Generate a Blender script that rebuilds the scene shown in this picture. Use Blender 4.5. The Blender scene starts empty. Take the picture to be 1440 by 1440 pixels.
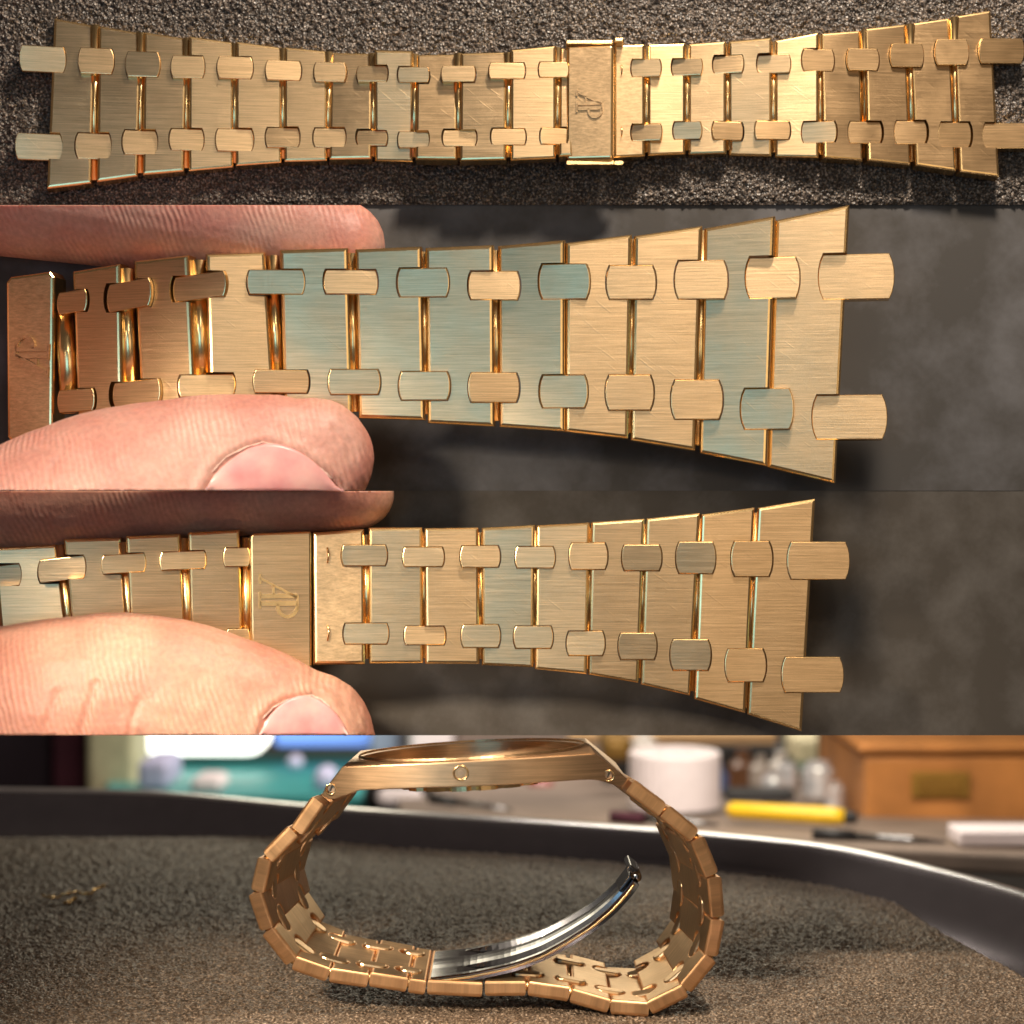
import bpy, bmesh, math, random
import numpy as np
from mathutils import Vector, Matrix, noise
from mathutils.bvhtree import BVHTree

random.seed(7); np.random.seed(7)
S = bpy.context.scene
C = S.collection
R = math.radians

# ------------------------------------------------------------------ camera
D = 24.0
cam = bpy.data.cameras.new('camera'); camo = bpy.data.objects.new('camera', cam); C.objects.link(camo)
camo.location = (0, -D, 0); camo.rotation_euler = (R(90), 0, 0)
cam.sensor_width = 36; cam.lens = 36 * D / 14.4
cam.clip_start = 0.5; cam.clip_end = 500
cam.dof.use_dof = True; cam.dof.focus_distance = D + 0.6; cam.dof.aperture_fstop = 0.2
S.camera = camo
# ------------------------------------------------------------------ world and lamps
w = bpy.data.worlds.new('World'); S.world = w; w.use_nodes = True
w.node_tree.nodes['Background'].inputs[0].default_value = (0.44, 0.34, 0.27, 1)
w.node_tree.nodes['Background'].inputs[1].default_value = 0.20

def area(name, loc, target, sx, sy, power, col):
    l = bpy.data.lights.new(name, 'AREA'); l.shape = 'RECTANGLE'; l.size = sx; l.size_y = sy
    l.energy = power; l.color = col
    o = bpy.data.objects.new(name, l); C.objects.link(o); o.location = loc
    o.rotation_euler = (Vector(target) - Vector(loc)).to_track_quat('-Z', 'Y').to_euler()
    return o
area('key_lamp', (5, -9, 21), (0, 0, 2), 3, 2.5, 7600, (1.0, 0.86, 0.70))
area('bench_lamp', (9.5, -29, 2.5), (0, 0, 2), 12, 11, 600, (1.0, 0.80, 0.56))  # added warm lamp behind the camera, mirrored in the gold links
area('window_lamp', (-7.5, -29, 1), (0, 0, 1), 10, 9, 950, (0.24, 0.64, 1.0))  # added cool lamp that gives the links their blue reflections
area('bulb_lamp', (3, -29, 14), (1, 0, 5), 1.4, 4, 720, (1.0, 0.90, 0.74))  # small lamp added for the bright highlights beside the clasp
tl = area('tray_lamp', (-9.5, -13.5, 4.5), (1.0, 5.0, -8.0), 2.0, 2.0, 420, (1.0, 0.86, 0.68))
tl.data.spread = R(48)
area('ceiling_lamp', (4, 46, 8), (0, 60, -12), 24, 10, 12000, (1.0, 0.90, 0.78))  # unseen lamp added to light the workshop background
area('back_lamp', (-7.5, 30, 2.5), (-3, 0, -7), 6.5, 6, 640, (1.0, 0.89, 0.66))  # unseen lamp added to brighten the inner faces of the bracelet
area('back_lamp', (7.5, 30, 2.5), (3, 0, -7), 9, 6, 780, (1.0, 0.89, 0.66))  # its added twin; the gap between them keeps the clasp blade dark
area('shelf_lamp', (5, 17, 4), (8, 28, -9), 12, 3, 3600, (1.0, 0.90, 0.76))  # unseen lamp added to light the fronts of the bench clutter
S.view_settings.view_transform = 'Standard'
S.view_settings.look = 'None'
S.view_settings.exposure = 0.0
S.view_settings.gamma = 1.0
S.view_settings.use_curve_mapping = False
S.cycles.use_denoising = True
S.cycles.max_bounces = 8

# ------------------------------------------------------------------ helpers
def P(px, py, y=0.0):
    s = (D + y) / D
    return Vector(((px - 720) / 100 * s, y, (720 - py) / 100 * s))

def tag(o, label, cat, group=None):
    o['label'] = label; o['category'] = cat
    if group: o['group'] = group
    return o

def thing(name, label, cat, loc=(0, 0, 0)):
    o = bpy.data.objects.new(name, None); C.objects.link(o); o.location = loc
    o.empty_display_size = 0.2
    return tag(o, label, cat)

def setup_parent(o, parent):
    if parent is not None:
        o.parent = parent
        o.matrix_parent_inverse = Matrix.Translation(-parent.location)

def mesh_obj(name, me, mats, parent=None, loc=None):
    o = bpy.data.objects.new(name, me); C.objects.link(o)
    for m in (mats if isinstance(mats, (list, tuple)) else [mats]): me.materials.append(m)
    if loc is not None: o.location = loc
    setup_parent(o, parent)
    return o

def bm_obj(name, bm, mats, parent=None, loc=None, smooth=False):
    me = bpy.data.meshes.new(name); bm.to_mesh(me); bm.free()
    if smooth:
        for p in me.polygons: p.use_smooth = True
    return mesh_obj(name, me, mats, parent, loc)

def set_uv(me, ax=(0, 2)):
    uv = me.uv_layers.new(name='UVMap')
    n = len(me.loops); vi = np.empty(n, dtype=np.int32); me.loops.foreach_get('vertex_index', vi)
    co = np.empty(len(me.vertices) * 3, dtype=np.float32); me.vertices.foreach_get('co', co); co = co.reshape(-1, 3)
    uv.data.foreach_set('uv', co[vi][:, list(ax)].ravel())

# ------------------------------------------------------------------ materials
def new_mat(name):
    m = bpy.data.materials.new(name); m.use_nodes = True
    nt = m.node_tree; b = nt.nodes['Principled BSDF']
    return m, nt, b

def plain(name, col, rough=0.5, metal=0.0, emit=None, estr=0.0, noise_amt=0.12, nscale=3.0):
    m, nt, b = new_mat(name)
    b.inputs['Roughness'].default_value = rough; b.inputs['Metallic'].default_value = metal
    n = nt.nodes.new('ShaderNodeTexNoise'); n.inputs['Scale'].default_value = nscale; n.inputs['Detail'].default_value = 5
    tc = nt.nodes.new('ShaderNodeTexCoord'); nt.links.new(tc.outputs['Object'], n.inputs['Vector'])
    cr = nt.nodes.new('ShaderNodeValToRGB')
    lo = [c * (1 - noise_amt) for c in col]; hi = [min(1, c * (1 + noise_amt)) for c in col]
    cr.color_ramp.elements[0].position = 0.3; cr.color_ramp.elements[1].position = 0.7
    cr.color_ramp.elements[0].color = (*lo, 1); cr.color_ramp.elements[1].color = (*hi, 1)
    nt.links.new(n.outputs['Fac'], cr.inputs[0]); nt.links.new(cr.outputs[0], b.inputs['Base Color'])
    if emit:
        b.inputs['Emission Color'].default_value = (*emit, 1); b.inputs['Emission Strength'].default_value = estr
    return m

def brushed(name, col, rough, aniso=0.6, bump=0.10, sx=1.2, sy=55.0, scratch=True):
    m, nt, b = new_mat(name); L = nt.links
    b.inputs['Metallic'].default_value = 1.0
    b.inputs['Anisotropic'].default_value = aniso; b.inputs['Anisotropic Rotation'].default_value = 0.25
    uv = nt.nodes.new('ShaderNodeUVMap'); uv.uv_map = 'UVMap'
    oi = nt.nodes.new('ShaderNodeObjectInfo')
    mul = nt.nodes.new('ShaderNodeMath'); mul.operation = 'MULTIPLY'; mul.inputs[1].default_value = 300
    L.new(oi.outputs['Random'], mul.inputs[0])
    comb = nt.nodes.new('ShaderNodeCombineXYZ'); L.new(mul.outputs[0], comb.inputs[2])
    vs = nt.nodes.new('ShaderNodeVectorMath'); vs.operation = 'MULTIPLY_ADD'
    vs.inputs[1].default_value = (sx, sy, 1); L.new(uv.outputs[0], vs.inputs[0]); L.new(comb.outputs[0], vs.inputs[2])
    n1 = nt.nodes.new('ShaderNodeTexNoise'); n1.inputs['Scale'].default_value = 1; n1.inputs['Detail'].default_value = 6
    n1.inputs['Roughness'].default_value = 0.75; L.new(vs.outputs[0], n1.inputs['Vector'])
    # colour streaks
    cr = nt.nodes.new('ShaderNodeValToRGB')
    cr.color_ramp.elements[0].position = 0.25; cr.color_ramp.elements[1].position = 0.75
    cr.color_ramp.elements[0].color = (col[0] * .58, col[1] * .55, col[2] * .52, 1)
    cr.color_ramp.elements[1].color = (min(1, col[0] * 1.18), min(1, col[1] * 1.18), min(1, col[2] * 1.2), 1)
    L.new(n1.outputs['Fac'], cr.inputs[0]); L.new(cr.outputs[0], b.inputs['Base Color'])
    # roughness: streaks + soft cloudy wear
    n2 = nt.nodes.new('ShaderNodeTexNoise'); n2.inputs['Scale'].default_value = 2.2; n2.inputs['Detail'].default_value = 4
    va = nt.nodes.new('ShaderNodeVectorMath'); va.operation = 'ADD'; L.new(uv.outputs[0], va.inputs[0]); L.new(comb.outputs[0], va.inputs[1])
    L.new(va.outputs[0], n2.inputs['Vector'])
    ma = nt.nodes.new('ShaderNodeMath'); ma.operation = 'MULTIPLY_ADD'; ma.inputs[1].default_value = 0.16; ma.inputs[2].default_value = rough - 0.12
    L.new(n2.outputs['Fac'], ma.inputs[0])
    mb = nt.nodes.new('ShaderNodeMath'); mb.operation = 'MULTIPLY_ADD'; mb.inputs[1].default_value = 0.12
    L.new(n1.outputs['Fac'], mb.inputs[0]); L.new(ma.outputs[0], mb.inputs[2]); L.new(mb.outputs[0], b.inputs['Roughness'])
    # fine scratches in other directions
    bp = nt.nodes.new('ShaderNodeBump'); bp.inputs['Strength'].default_value = bump; bp.inputs['Distance'].default_value = 0.02
    if scratch:
        v2 = nt.nodes.new('ShaderNodeVectorRotate'); v2.rotation_type = 'Z_AXIS'; v2.inputs['Angle'].default_value = R(38)
        L.new(va.outputs[0], v2.inputs['Vector'])
        v3 = nt.nodes.new('ShaderNodeVectorMath'); v3.operation = 'MULTIPLY'; v3.inputs[1].default_value = (2.0, 26, 1); L.new(v2.outputs[0], v3.inputs[0])
        n3 = nt.nodes.new('ShaderNodeTexNoise'); n3.inputs['Scale'].default_value = 1; n3.inputs['Detail'].default_value = 2; L.new(v3.outputs[0], n3.inputs['Vector'])
        c3 = nt.nodes.new('ShaderNodeMapRange'); c3.inputs['From Min'].default_value = 0.66; c3.inputs['From Max'].default_value = 0.75
        L.new(n3.outputs['Fac'], c3.inputs['Value'])
        ad = nt.nodes.new('ShaderNodeMath'); ad.operation = 'MULTIPLY_ADD'; ad.inputs[1].default_value = 0.5
        L.new(c3.outputs[0], ad.inputs[0]); L.new(n1.outputs['Fac'], ad.inputs[2]); L.new(ad.outputs[0], bp.inputs['Height'])
    else:
        L.new(n1.outputs['Fac'], bp.inputs['Height'])
    L.new(bp.outputs[0], b.inputs['Normal'])
    tg = nt.nodes.new('ShaderNodeTangent'); tg.direction_type = 'UV_MAP'; tg.uv_map = 'UVMap'
    L.new(tg.outputs[0], b.inputs['Tangent'])
    return m

GOLD = (0.77, 0.525, 0.285)
M_gold = brushed('brushed_gold', GOLD, 0.31, aniso=0.65, bump=0.16)
M_satin = brushed('satin_gold', GOLD, 0.38, aniso=0.2, bump=0.10, sx=9, sy=30)
M_side = brushed('satin_rose_gold', (0.80, 0.46, 0.22), 0.42, aniso=0.2, bump=0.05, sx=3, sy=30, scratch=False)
M_pol = plain('polished_gold', (0.86, 0.59, 0.28), 0.24, 1.0, noise_amt=0.08, nscale=9)
M_steel = plain('polished_steel', (0.20, 0.20, 0.21), 0.14, 1.0, noise_amt=0.06)
M_dark = plain('dark_recess', (0.03, 0.02, 0.015), 0.5)

def foam_mat(name, col, speck=(0.30, 0.26, 0.22), grain=26.0, spec=0.55):
    m, nt, b = new_mat(name); L = nt.links
    tc = nt.nodes.new('ShaderNodeTexCoord')
    n = nt.nodes.new('ShaderNodeTexNoise'); n.inputs['Scale'].default_value = grain; n.inputs['Detail'].default_value = 3
    L.new(tc.outputs['Object'], n.inputs['Vector'])
    n2 = nt.nodes.new('ShaderNodeTexNoise'); n2.inputs['Scale'].default_value = 0.8; n2.inputs['Detail'].default_value = 4
    L.new(tc.outputs['Object'], n2.inputs['Vector'])
    cr = nt.nodes.new('ShaderNodeValToRGB')
    cr.color_ramp.elements[0].position = 0.34; cr.color_ramp.elements[0].color = (col[0] * .35, col[1] * .35, col[2] * .35, 1)
    cr.color_ramp.elements[1].position = 0.72; cr.color_ramp.elements[1].color = (*speck, 1)
    e = cr.color_ramp.elements.new(0.52); e.color = (*col, 1)
    L.new(n.outputs['Fac'], cr.inputs[0])
    mr = nt.nodes.new('ShaderNodeMapRange'); mr.inputs['To Min'].default_value = 0.72; mr.inputs['To Max'].default_value = 1.28
    L.new(n2.outputs['Fac'], mr.inputs['Value'])
    mx = nt.nodes.new('ShaderNodeVectorMath'); mx.operation = 'SCALE'; L.new(cr.outputs[0], mx.inputs[0]); L.new(mr.outputs[0], mx.inputs['Scale'])
    L.new(mx.outputs[0], b.inputs['Base Color'])
    b.inputs['Roughness'].default_value = 0.38; b.inputs['Specular IOR Level'].default_value = spec
    v = nt.nodes.new('ShaderNodeTexVoronoi'); v.inputs['Scale'].default_value = grain * 0.9; L.new(tc.outputs['Object'], v.inputs['Vector'])
    bp = nt.nodes.new('ShaderNodeBump'); bp.inputs['Strength'].default_value = 0.6; bp.inputs['Distance'].default_value = 0.05
    L.new(v.outputs['Distance'], bp.inputs['Height']); L.new(bp.outputs[0], b.inputs['Normal'])
    return m
M_foam = foam_mat('speckled_foam', (0.056, 0.042, 0.033), speck=(0.36, 0.28, 0.22), grain=26)
M_foam2 = foam_mat('brown_foam', (0.150, 0.103, 0.068), speck=(0.52, 0.39, 0.28), grain=26, spec=0.35)

def backdrop_mat(name, col, hi, sc, lo_at, hi_at):
    m, nt, b = new_mat(name); L = nt.links
    tc = nt.nodes.new('ShaderNodeTexCoord')
    n = nt.nodes.new('ShaderNodeTexNoise'); n.inputs['Scale'].default_value = sc; n.inputs['Detail'].default_value = 2.0; n.inputs['Roughness'].default_value = 0.45
    L.new(tc.outputs['Object'], n.inputs['Vector'])
    n2 = nt.nodes.new('ShaderNodeTexNoise'); n2.inputs['Scale'].default_value = sc * 9; n2.inputs['Detail'].default_value = 3
    L.new(tc.outputs['Object'], n2.inputs['Vector'])
    ad = nt.nodes.new('ShaderNodeMath'); ad.operation = 'MULTIPLY_ADD'; ad.inputs[1].default_value = 0.20
    L.new(n2.outputs['Fac'], ad.inputs[0]); L.new(n.outputs['Fac'], ad.inputs[2])
    cr = nt.nodes.new('ShaderNodeValToRGB')
    cr.color_ramp.elements[0].position = lo_at; cr.color_ramp.elements[0].color = (*col, 1)
    cr.color_ramp.elements[1].position = hi_at; cr.color_ramp.elements[1].color = (*hi, 1)
    L.new(ad.outputs[0], cr.inputs[0]); L.new(cr.outputs[0], b.inputs['Base Color'])
    b.inputs['Roughness'].default_value = 0.85; b.inputs['Specular IOR Level'].default_value = 0.15
    return m
M_back2 = backdrop_mat('grey_foam_board', (0.070, 0.064, 0.059), (0.15, 0.145, 0.15), 0.9, 0.50, 0.95)
M_back3 = backdrop_mat('brown_foam_board', (0.080, 0.068, 0.056), (0.15, 0.135, 0.12), 1.3, 0.50, 0.98)

def skin_mat(name, col, red):
    m, nt, b = new_mat(name); L = nt.links
    tc = nt.nodes.new('ShaderNodeTexCoord')
    n = nt.nodes.new('ShaderNodeTexNoise'); n.inputs['Scale'].default_value = 0.75; n.inputs['Detail'].default_value = 4
    L.new(tc.outputs['Object'], n.inputs['Vector'])
    cr = nt.nodes.new('ShaderNodeValToRGB')
    cr.color_ramp.elements[0].position = 0.36; cr.color_ramp.elements[0].color = (*red, 1)
    cr.color_ramp.elements[1].position = 0.62; cr.color_ramp.elements[1].color = (*col, 1)
    L.new(n.outputs['Fac'], cr.inputs[0])
    nf = nt.nodes.new('ShaderNodeTexNoise'); nf.inputs['Scale'].default_value = 14; nf.inputs['Detail'].default_value = 5
    L.new(tc.outputs['Object'], nf.inputs['Vector'])
    mr = nt.nodes.new('ShaderNodeMapRange'); mr.inputs['From Min'].default_value = 0.3; mr.inputs['From Max'].default_value = 0.7
    mr.inputs['To Min'].default_value = 0.86; mr.inputs['To Max'].default_value = 1.1; L.new(nf.outputs['Fac'], mr.inputs['Value'])
    mx = nt.nodes.new('ShaderNodeVectorMath'); mx.operation = 'SCALE'; L.new(cr.outputs[0], mx.inputs[0]); L.new(mr.outputs[0], mx.inputs['Scale'])
    # papillary ridges: fine curved bands across the finger
    wv = nt.nodes.new('ShaderNodeTexWave'); wv.wave_type = 'BANDS'; wv.bands_direction = 'X'
    wv.inputs['Scale'].default_value = 4.0; wv.inputs['Distortion'].default_value = 5.0
    wv.inputs['Detail'].default_value = 2.5; wv.inputs['Detail Scale'].default_value = 0.55
    mp = nt.nodes.new('ShaderNodeMapping'); mp.inputs['Rotation'].default_value = (0, R(18), 0)
    L.new(tc.outputs['Object'], mp.inputs['Vector']); L.new(mp.outputs[0], wv.inputs['Vector'])
    fade = nt.nodes.new('ShaderNodeTexNoise'); fade.inputs['Scale'].default_value = 1.1; L.new(tc.outputs['Object'], fade.inputs['Vector'])
    fm = nt.nodes.new('ShaderNodeMapRange'); fm.inputs['From Min'].default_value = 0.42; fm.inputs['From Max'].default_value = 0.62
    fm.inputs['To Min'].default_value = 0.05; fm.inputs['To Max'].default_value = 0.75; L.new(fade.outputs['Fac'], fm.inputs['Value'])
    ml = nt.nodes.new('ShaderNodeMath'); ml.operation = 'MULTIPLY'; L.new(wv.outputs['Fac'], ml.inputs[0]); L.new(fm.outputs[0], ml.inputs[1])
    m2 = nt.nodes.new('ShaderNodeMath'); m2.operation = 'MULTIPLY_ADD'; m2.inputs[1].default_value = 0.7
    L.new(nf.outputs['Fac'], m2.inputs[0]); L.new(ml.outputs[0], m2.inputs[2])
    bp = nt.nodes.new('ShaderNodeBump'); bp.inputs['Strength'].default_value = 0.40; bp.inputs['Distance'].default_value = 0.03
    L.new(m2.outputs[0], bp.inputs['Height']); L.new(bp.outputs[0], b.inputs['Normal'])
    # dirt settles in the furrows
    dm = nt.nodes.new('ShaderNodeMapRange'); dm.inputs['To Min'].default_value = 0.84; dm.inputs['To Max'].default_value = 1.05
    L.new(ml.outputs[0], dm.inputs['Value'])
    mx2 = nt.nodes.new('ShaderNodeVectorMath'); mx2.operation = 'SCALE'; L.new(mx.outputs[0], mx2.inputs[0]); L.new(dm.outputs[0], mx2.inputs['Scale'])
    L.new(mx2.outputs[0], b.inputs['Base Color'])
    b.inputs['Roughness'].default_value = 0.5; b.inputs['Specular IOR Level'].default_value = 0.4
    b.inputs['Subsurface Weight'].default_value = 0.25
    b.inputs['Subsurface Radius'].default_value = (0.35, 0.12, 0.06); b.inputs['Subsurface Scale'].default_value = 0.5
    return m
M_skin2 = skin_mat('skin', (0.58, 0.34, 0.27), (0.54, 0.23, 0.18))
M_skin3 = skin_mat('warm_skin', (0.60, 0.34, 0.235), (0.55, 0.24, 0.165))
def nail_mat():
    m, nt, b = new_mat('nail'); L = nt.links
    tc = nt.nodes.new('ShaderNodeTexCoord'); n = nt.nodes.new('ShaderNodeTexNoise'); n.inputs['Scale'].default_value = 1.6; n.inputs['Detail'].default_value = 4
    L.new(tc.outputs['Object'], n.inputs['Vector'])
    cr = nt.nodes.new('ShaderNodeValToRGB'); cr.color_ramp.elements[0].position = 0.35; cr.color_ramp.elements[1].position = 0.65
    cr.color_ramp.elements[0].color = (0.56, 0.22, 0.22, 1); cr.color_ramp.elements[1].color = (0.70, 0.40, 0.36, 1)
    L.new(n.outputs['Fac'], cr.inputs[0]); L.new(cr.outputs[0], b.inputs['Base Color'])
    b.inputs['Roughness'].default_value = 0.32; b.inputs['Subsurface Weight'].default_value = 0.2
    b.inputs['Subsurface Radius'].default_value = (0.3, 0.1, 0.06); b.inputs['Subsurface Scale'].default_value = 0.4
    return m
M_nail = nail_mat()
M_cuticle = plain('pale_dry_skin', (0.66, 0.45, 0.37), 0.7)

# ------------------------------------------------------------------ plate builder (links, connectors)
def plate_mesh(name, pts, thick, bevel, seg=3, back_bevel=0.0, skip=()):
    """pts: 2D outline in local x,z; front faces -y at y=0, back at y=thick."""
    area2 = sum(pts[i][0] * pts[(i + 1) % len(pts)][1] - pts[(i + 1) % len(pts)][0] * pts[i][1] for i in range(len(pts)))
    skipset = {(round(a, 5), round(b, 5)): k for a, b, k in skip}
    if area2 < 0: pts = pts[::-1]
    def same_notch(e):
        a, b = [skipset.get((round(v.co.x, 5), round(v.co.z, 5))) for v in e.verts]
        return a is not None and a == b
    bm = bmesh.new()
    f = [bm.verts.new((x, 0, z)) for x, z in pts]; k = [bm.verts.new((x, thick, z)) for x, z in pts]
    n = len(pts)
    ff = bm.faces.new(f); bk = bm.faces.new(k[::-1])
    for i in range(n):
        j = (i + 1) % n
        fc = bm.faces.new((f[i], k[i], k[j], f[j])); fc.material_index = 1
    bmesh.ops.recalc_face_normals(bm, faces=bm.faces)
    if back_bevel > 0:
        bmesh.ops.bevel(bm, geom=list(bk.edges), offset=back_bevel, segments=seg, profile=0.5, affect='EDGES', clamp_overlap=True, material=1)
        bm.faces.ensure_lookup_table()
        fe = [e for e in bm.edges if all(abs(v.co.y) < 1e-6 for v in e.verts)]
    else:
        fe = [e for e in ff.edges if not same_notch(e)]
    if bevel > 0:
        if back_bevel <= 0: fe = [e for e in fe if e.is_valid]
        bmesh.ops.bevel(bm, geom=fe, offset=bevel, segments=seg, profile=0.5, affect='EDGES', clamp_overlap=True, material=1)
    me = bpy.data.meshes.new(name); bm.to_mesh(me); bm.free()
    set_uv(me)
    return me

def conn_outline(c, grow=0.0, bulge=None):
    """c=(x0,y0,x1,y1[,slope]) px; ends bow outwards."""
    x0, y0, x1, y1 = c[:4]; sl = c[4] if len(c) > 4 else 0.0
    x0 -= grow; x1 += grow; y0 -= grow * .6; y1 += grow * .6
    h = y1 - y0; b = (0.11 * h if bulge is None else bulge); ym = (y0 + y1) / 2; xm = (x0 + x1) / 2
    pts = []
    N = 6
    for i in range(N + 1):           # right end, top to bottom
        t = -1 + 2 * i / N; pts.append((x1 - b * (abs(t) ** 2.4), ym + t * h / 2))
    for i in range(N + 1):           # left end, bottom to top
        t = 1 - 2 * i / N; pts.append((x0 + b * (abs(t) ** 2.4), ym + t * h / 2))
    return [(x, y + sl * (x - xm)) for x, y in pts]

def link_outline(TL, TR, BR, BL, left, right, grow=1.1):
    """pixel outline with notches for the connectors on both long sides"""
    def xl(y): return BL[0] + (TL[0] - BL[0]) * (y - BL[1]) / (TL[1] - BL[1])
    def xr(y): return BR[0] + (TR[0] - BR[0]) * (y - BR[1]) / (TR[1] - BR[1])
    pts = [TL, TR]
    for c in sorted(right, key=lambda c: c[1]):      # going down the right side: notch cut by the connector's left end
        o = conn_outline(c, grow); le = o[7:][::-1]   # top to bottom
        xe0, xe1 = xr(le[0][1]), xr(le[-1][1])
        k = len(pts); pts += [(xe0, le[0][1], k)] + [(*q, k) for q in le] + [(xe1, le[-1][1], k)]
    pts += [BR, BL]
    for c in sorted(left, key=lambda c: -c[1]):
        o = conn_outline(c, grow); ri = o[:7][::-1]   # bottom to top
        k = len(pts); pts += [(xl(ri[0][1]), ri[0][1], k)] + [(*q, k) for q in ri] + [(xl(ri[-1][1]), ri[-1][1], k)]
    return pts

def px_plate(name, outline, y, thick, bevel, mats, parent, rot=(0, 0, 0), seg=3):
    w = [P(q[0], q[1], y) for q in outline]
    c = sum(w, Vector()) / len(w)
    # notch points carry a third value: their edges stay crisp, only the outer edges are rounded
    me = plate_mesh(name, [(p.x - c.x, p.z - c.z) for p in w], thick, bevel, seg, skip=[(p.x - c.x, p.z - c.z, q[2]) for p, q in zip(w, outline) if len(q) > 2])
    o = mesh_obj(name, me, mats, parent, c)
    o.rotation_euler = tuple(R(a) for a in rot)
    return o

def tube(name, pts, r, mat, parent, n=10, caps=True):
    bm = bmesh.new(); rings = []
    pts = [Vector(p) for p in pts]; rs = r if isinstance(r, (list, tuple)) else [r] * len(pts)
    for i, p in enumerate(pts):
        t = (pts[min(i + 1, len(pts) - 1)] - pts[max(i - 1, 0)]).normalized()
        a = t.orthogonal().normalized() if i == 0 else (a - t * a.dot(t)).normalized()
        b = t.cross(a)
        rings.append([bm.verts.new(p + (a * math.cos(2 * math.pi * k / n) + b * math.sin(2 * math.pi * k / n)) * rs[i]) for k in range(n)])
    for i in range(len(rings) - 1):
        for k in range(n):
            bm.faces.new((rings[i][k], rings[i][(k + 1) % n], rings[i + 1][(k + 1) % n], rings[i + 1][k]))
    if caps: bm.faces.new(rings[0][::-1]); bm.faces.new(rings[-1])
    bmesh.ops.recalc_face_normals(bm, faces=bm.faces)
    return bm_obj(name, bm, mat, parent, smooth=True)

def add_emblem(parent, origin, right, up, size, mat, lift=0.012):
    """interlaced A and P in raised lines; origin = middle of the mark, right/up world vectors"""
    right = right.normalized(); up = up.normalized(); nrm = right.cross(up)   # towards viewer
    strokes = []
    def bar(x0, y0, x1, y1, t): strokes.append((x0, y0, x1, y1, t))
    bar(-0.46, -0.5, 0.06, 0.48, 0.07)      # A thin diagonal
    bar(0.02, 0.5, 0.02, -0.5, 0.13)        # A thick stem
    bar(-0.28, -0.14, -0.02, -0.14, 0.06)   # A bar
    bar(0.22, 0.5, 0.22, -0.5, 0.13)        # P stem
    bar(-0.58, -0.5, -0.30, -0.5, 0.07)     # serifs
    bar(-0.10, -0.5, 0.36, -0.5, 0.07)
    bar(0.0, 0.5, 0.40, 0.5, 0.06)
    bow = [(0.30 + 0.28 * math.sin(a), 0.23 + 0.26 * math.cos(a)) for a in [math.pi * i / 10 for i in range(11)]]
    bm = bmesh.new()
    def quad_prism(a, b, t):
        d = (Vector(b) - Vector(a)); d.normalize(); nn = Vector((-d.y, d.x)) * t / 2
        cs = [Vector(a) + nn, Vector(a) - nn, Vector(b) - nn, Vector(b) + nn]
        lo = [bm.verts.new(origin + (right * c.x + up * c.y) * size - nrm * 0.02) for c in cs]
        cc = (Vector(a) + Vector(b)) / 2
        hi = []
        for c in cs:
            q = c + (cc - c) * 0.0
            hi.append(bm.verts.new(origin + (right * q.x + up * q.y) * size + nrm * lift))
        bm.faces.new(hi); bm.faces.new(lo[::-1])
        for i in range(4): bm.faces.new((lo[i], lo[(i + 1) % 4], hi[(i + 1) % 4], hi[i]))
    for x0, y0, x1, y1, t in strokes: quad_prism((x0, y0), (x1, y1), t)
    for i in range(10): quad_prism(bow[i], bow[i + 1], 0.10)
    quad_prism((0.22, 0.49), bow[0], 0.06); quad_prism((0.22, -0.03), bow[-1], 0.06)
    bmesh.ops.recalc_face_normals(bm, faces=bm.faces)
    eo = bm_obj('emblem', bm, mat, parent); set_uv(eo.data)
    return eo

GB = [M_gold, M_pol]
# ================================================================== STRIP 1: open bracelet lying on foam
def foam_board(name, x0, x1, z0, z1, y, mat, step, amp):
    nx = int((x1 - x0) / step) + 1; nz = int((z1 - z0) / step) + 1
    xs = np.linspace(x0, x1, nx); zs = np.linspace(z0, z1, nz)
    X, Z = np.meshgrid(xs, zs)
    h = np.random.rand(nz, nx)
    h = (h + np.roll(h, 1, 0) + np.roll(h, 1, 1)) / 3 * 1.3 + np.random.rand(nz, nx) * 0.35
    Y = y + amp * (0.5 - h)
    Y[0, :] = y; Y[1, :] = y + amp * 0.25 * (0.5 - h[1, :])      # clean cut lower edge
    return X, Y, Z, nx, nz

def grid_mesh(name, X, Y, Z, nx, nz, extra=None):
    co = np.stack([X.ravel(), Y.ravel(), Z.ravel()], 1)
    idx = np.arange(nx * nz).reshape(nz, nx)
    q = np.stack([idx[:-1, :-1], idx[:-1, 1:], idx[1:, 1:], idx[1:, :-1]], -1).reshape(-1, 4)
    me = bpy.data.meshes.new(name)
    me.vertices.add(len(co)); me.vertices.foreach_set('co', co.ravel().astype(np.float32))
    me.loops.add(q.size); me.loops.foreach_set('vertex_index', q.ravel().astype(np.int32))
    me.polygons.add(len(q)); me.polygons.foreach_set('loop_start', np.arange(0, q.size, 4, dtype=np.int32))
    me.polygons.foreach_set('loop_total', np.full(len(q), 4, dtype=np.int32))
    me.update(calc_edges=True); me.validate()
    return me

Y1 = 1.8
zb = P(0, 288, Y1).z
X, Y, Z, nx, nz = foam_board('foam_mat', -8.6, 8.6, zb, zb + 3.4, Y1, M_foam, 0.023, 0.075)
foam1 = mesh_obj('foam_mat', grid_mesh('foam_mat', X, Y, Z, nx, nz), M_foam); foam1['kind'] = 'structure'
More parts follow.
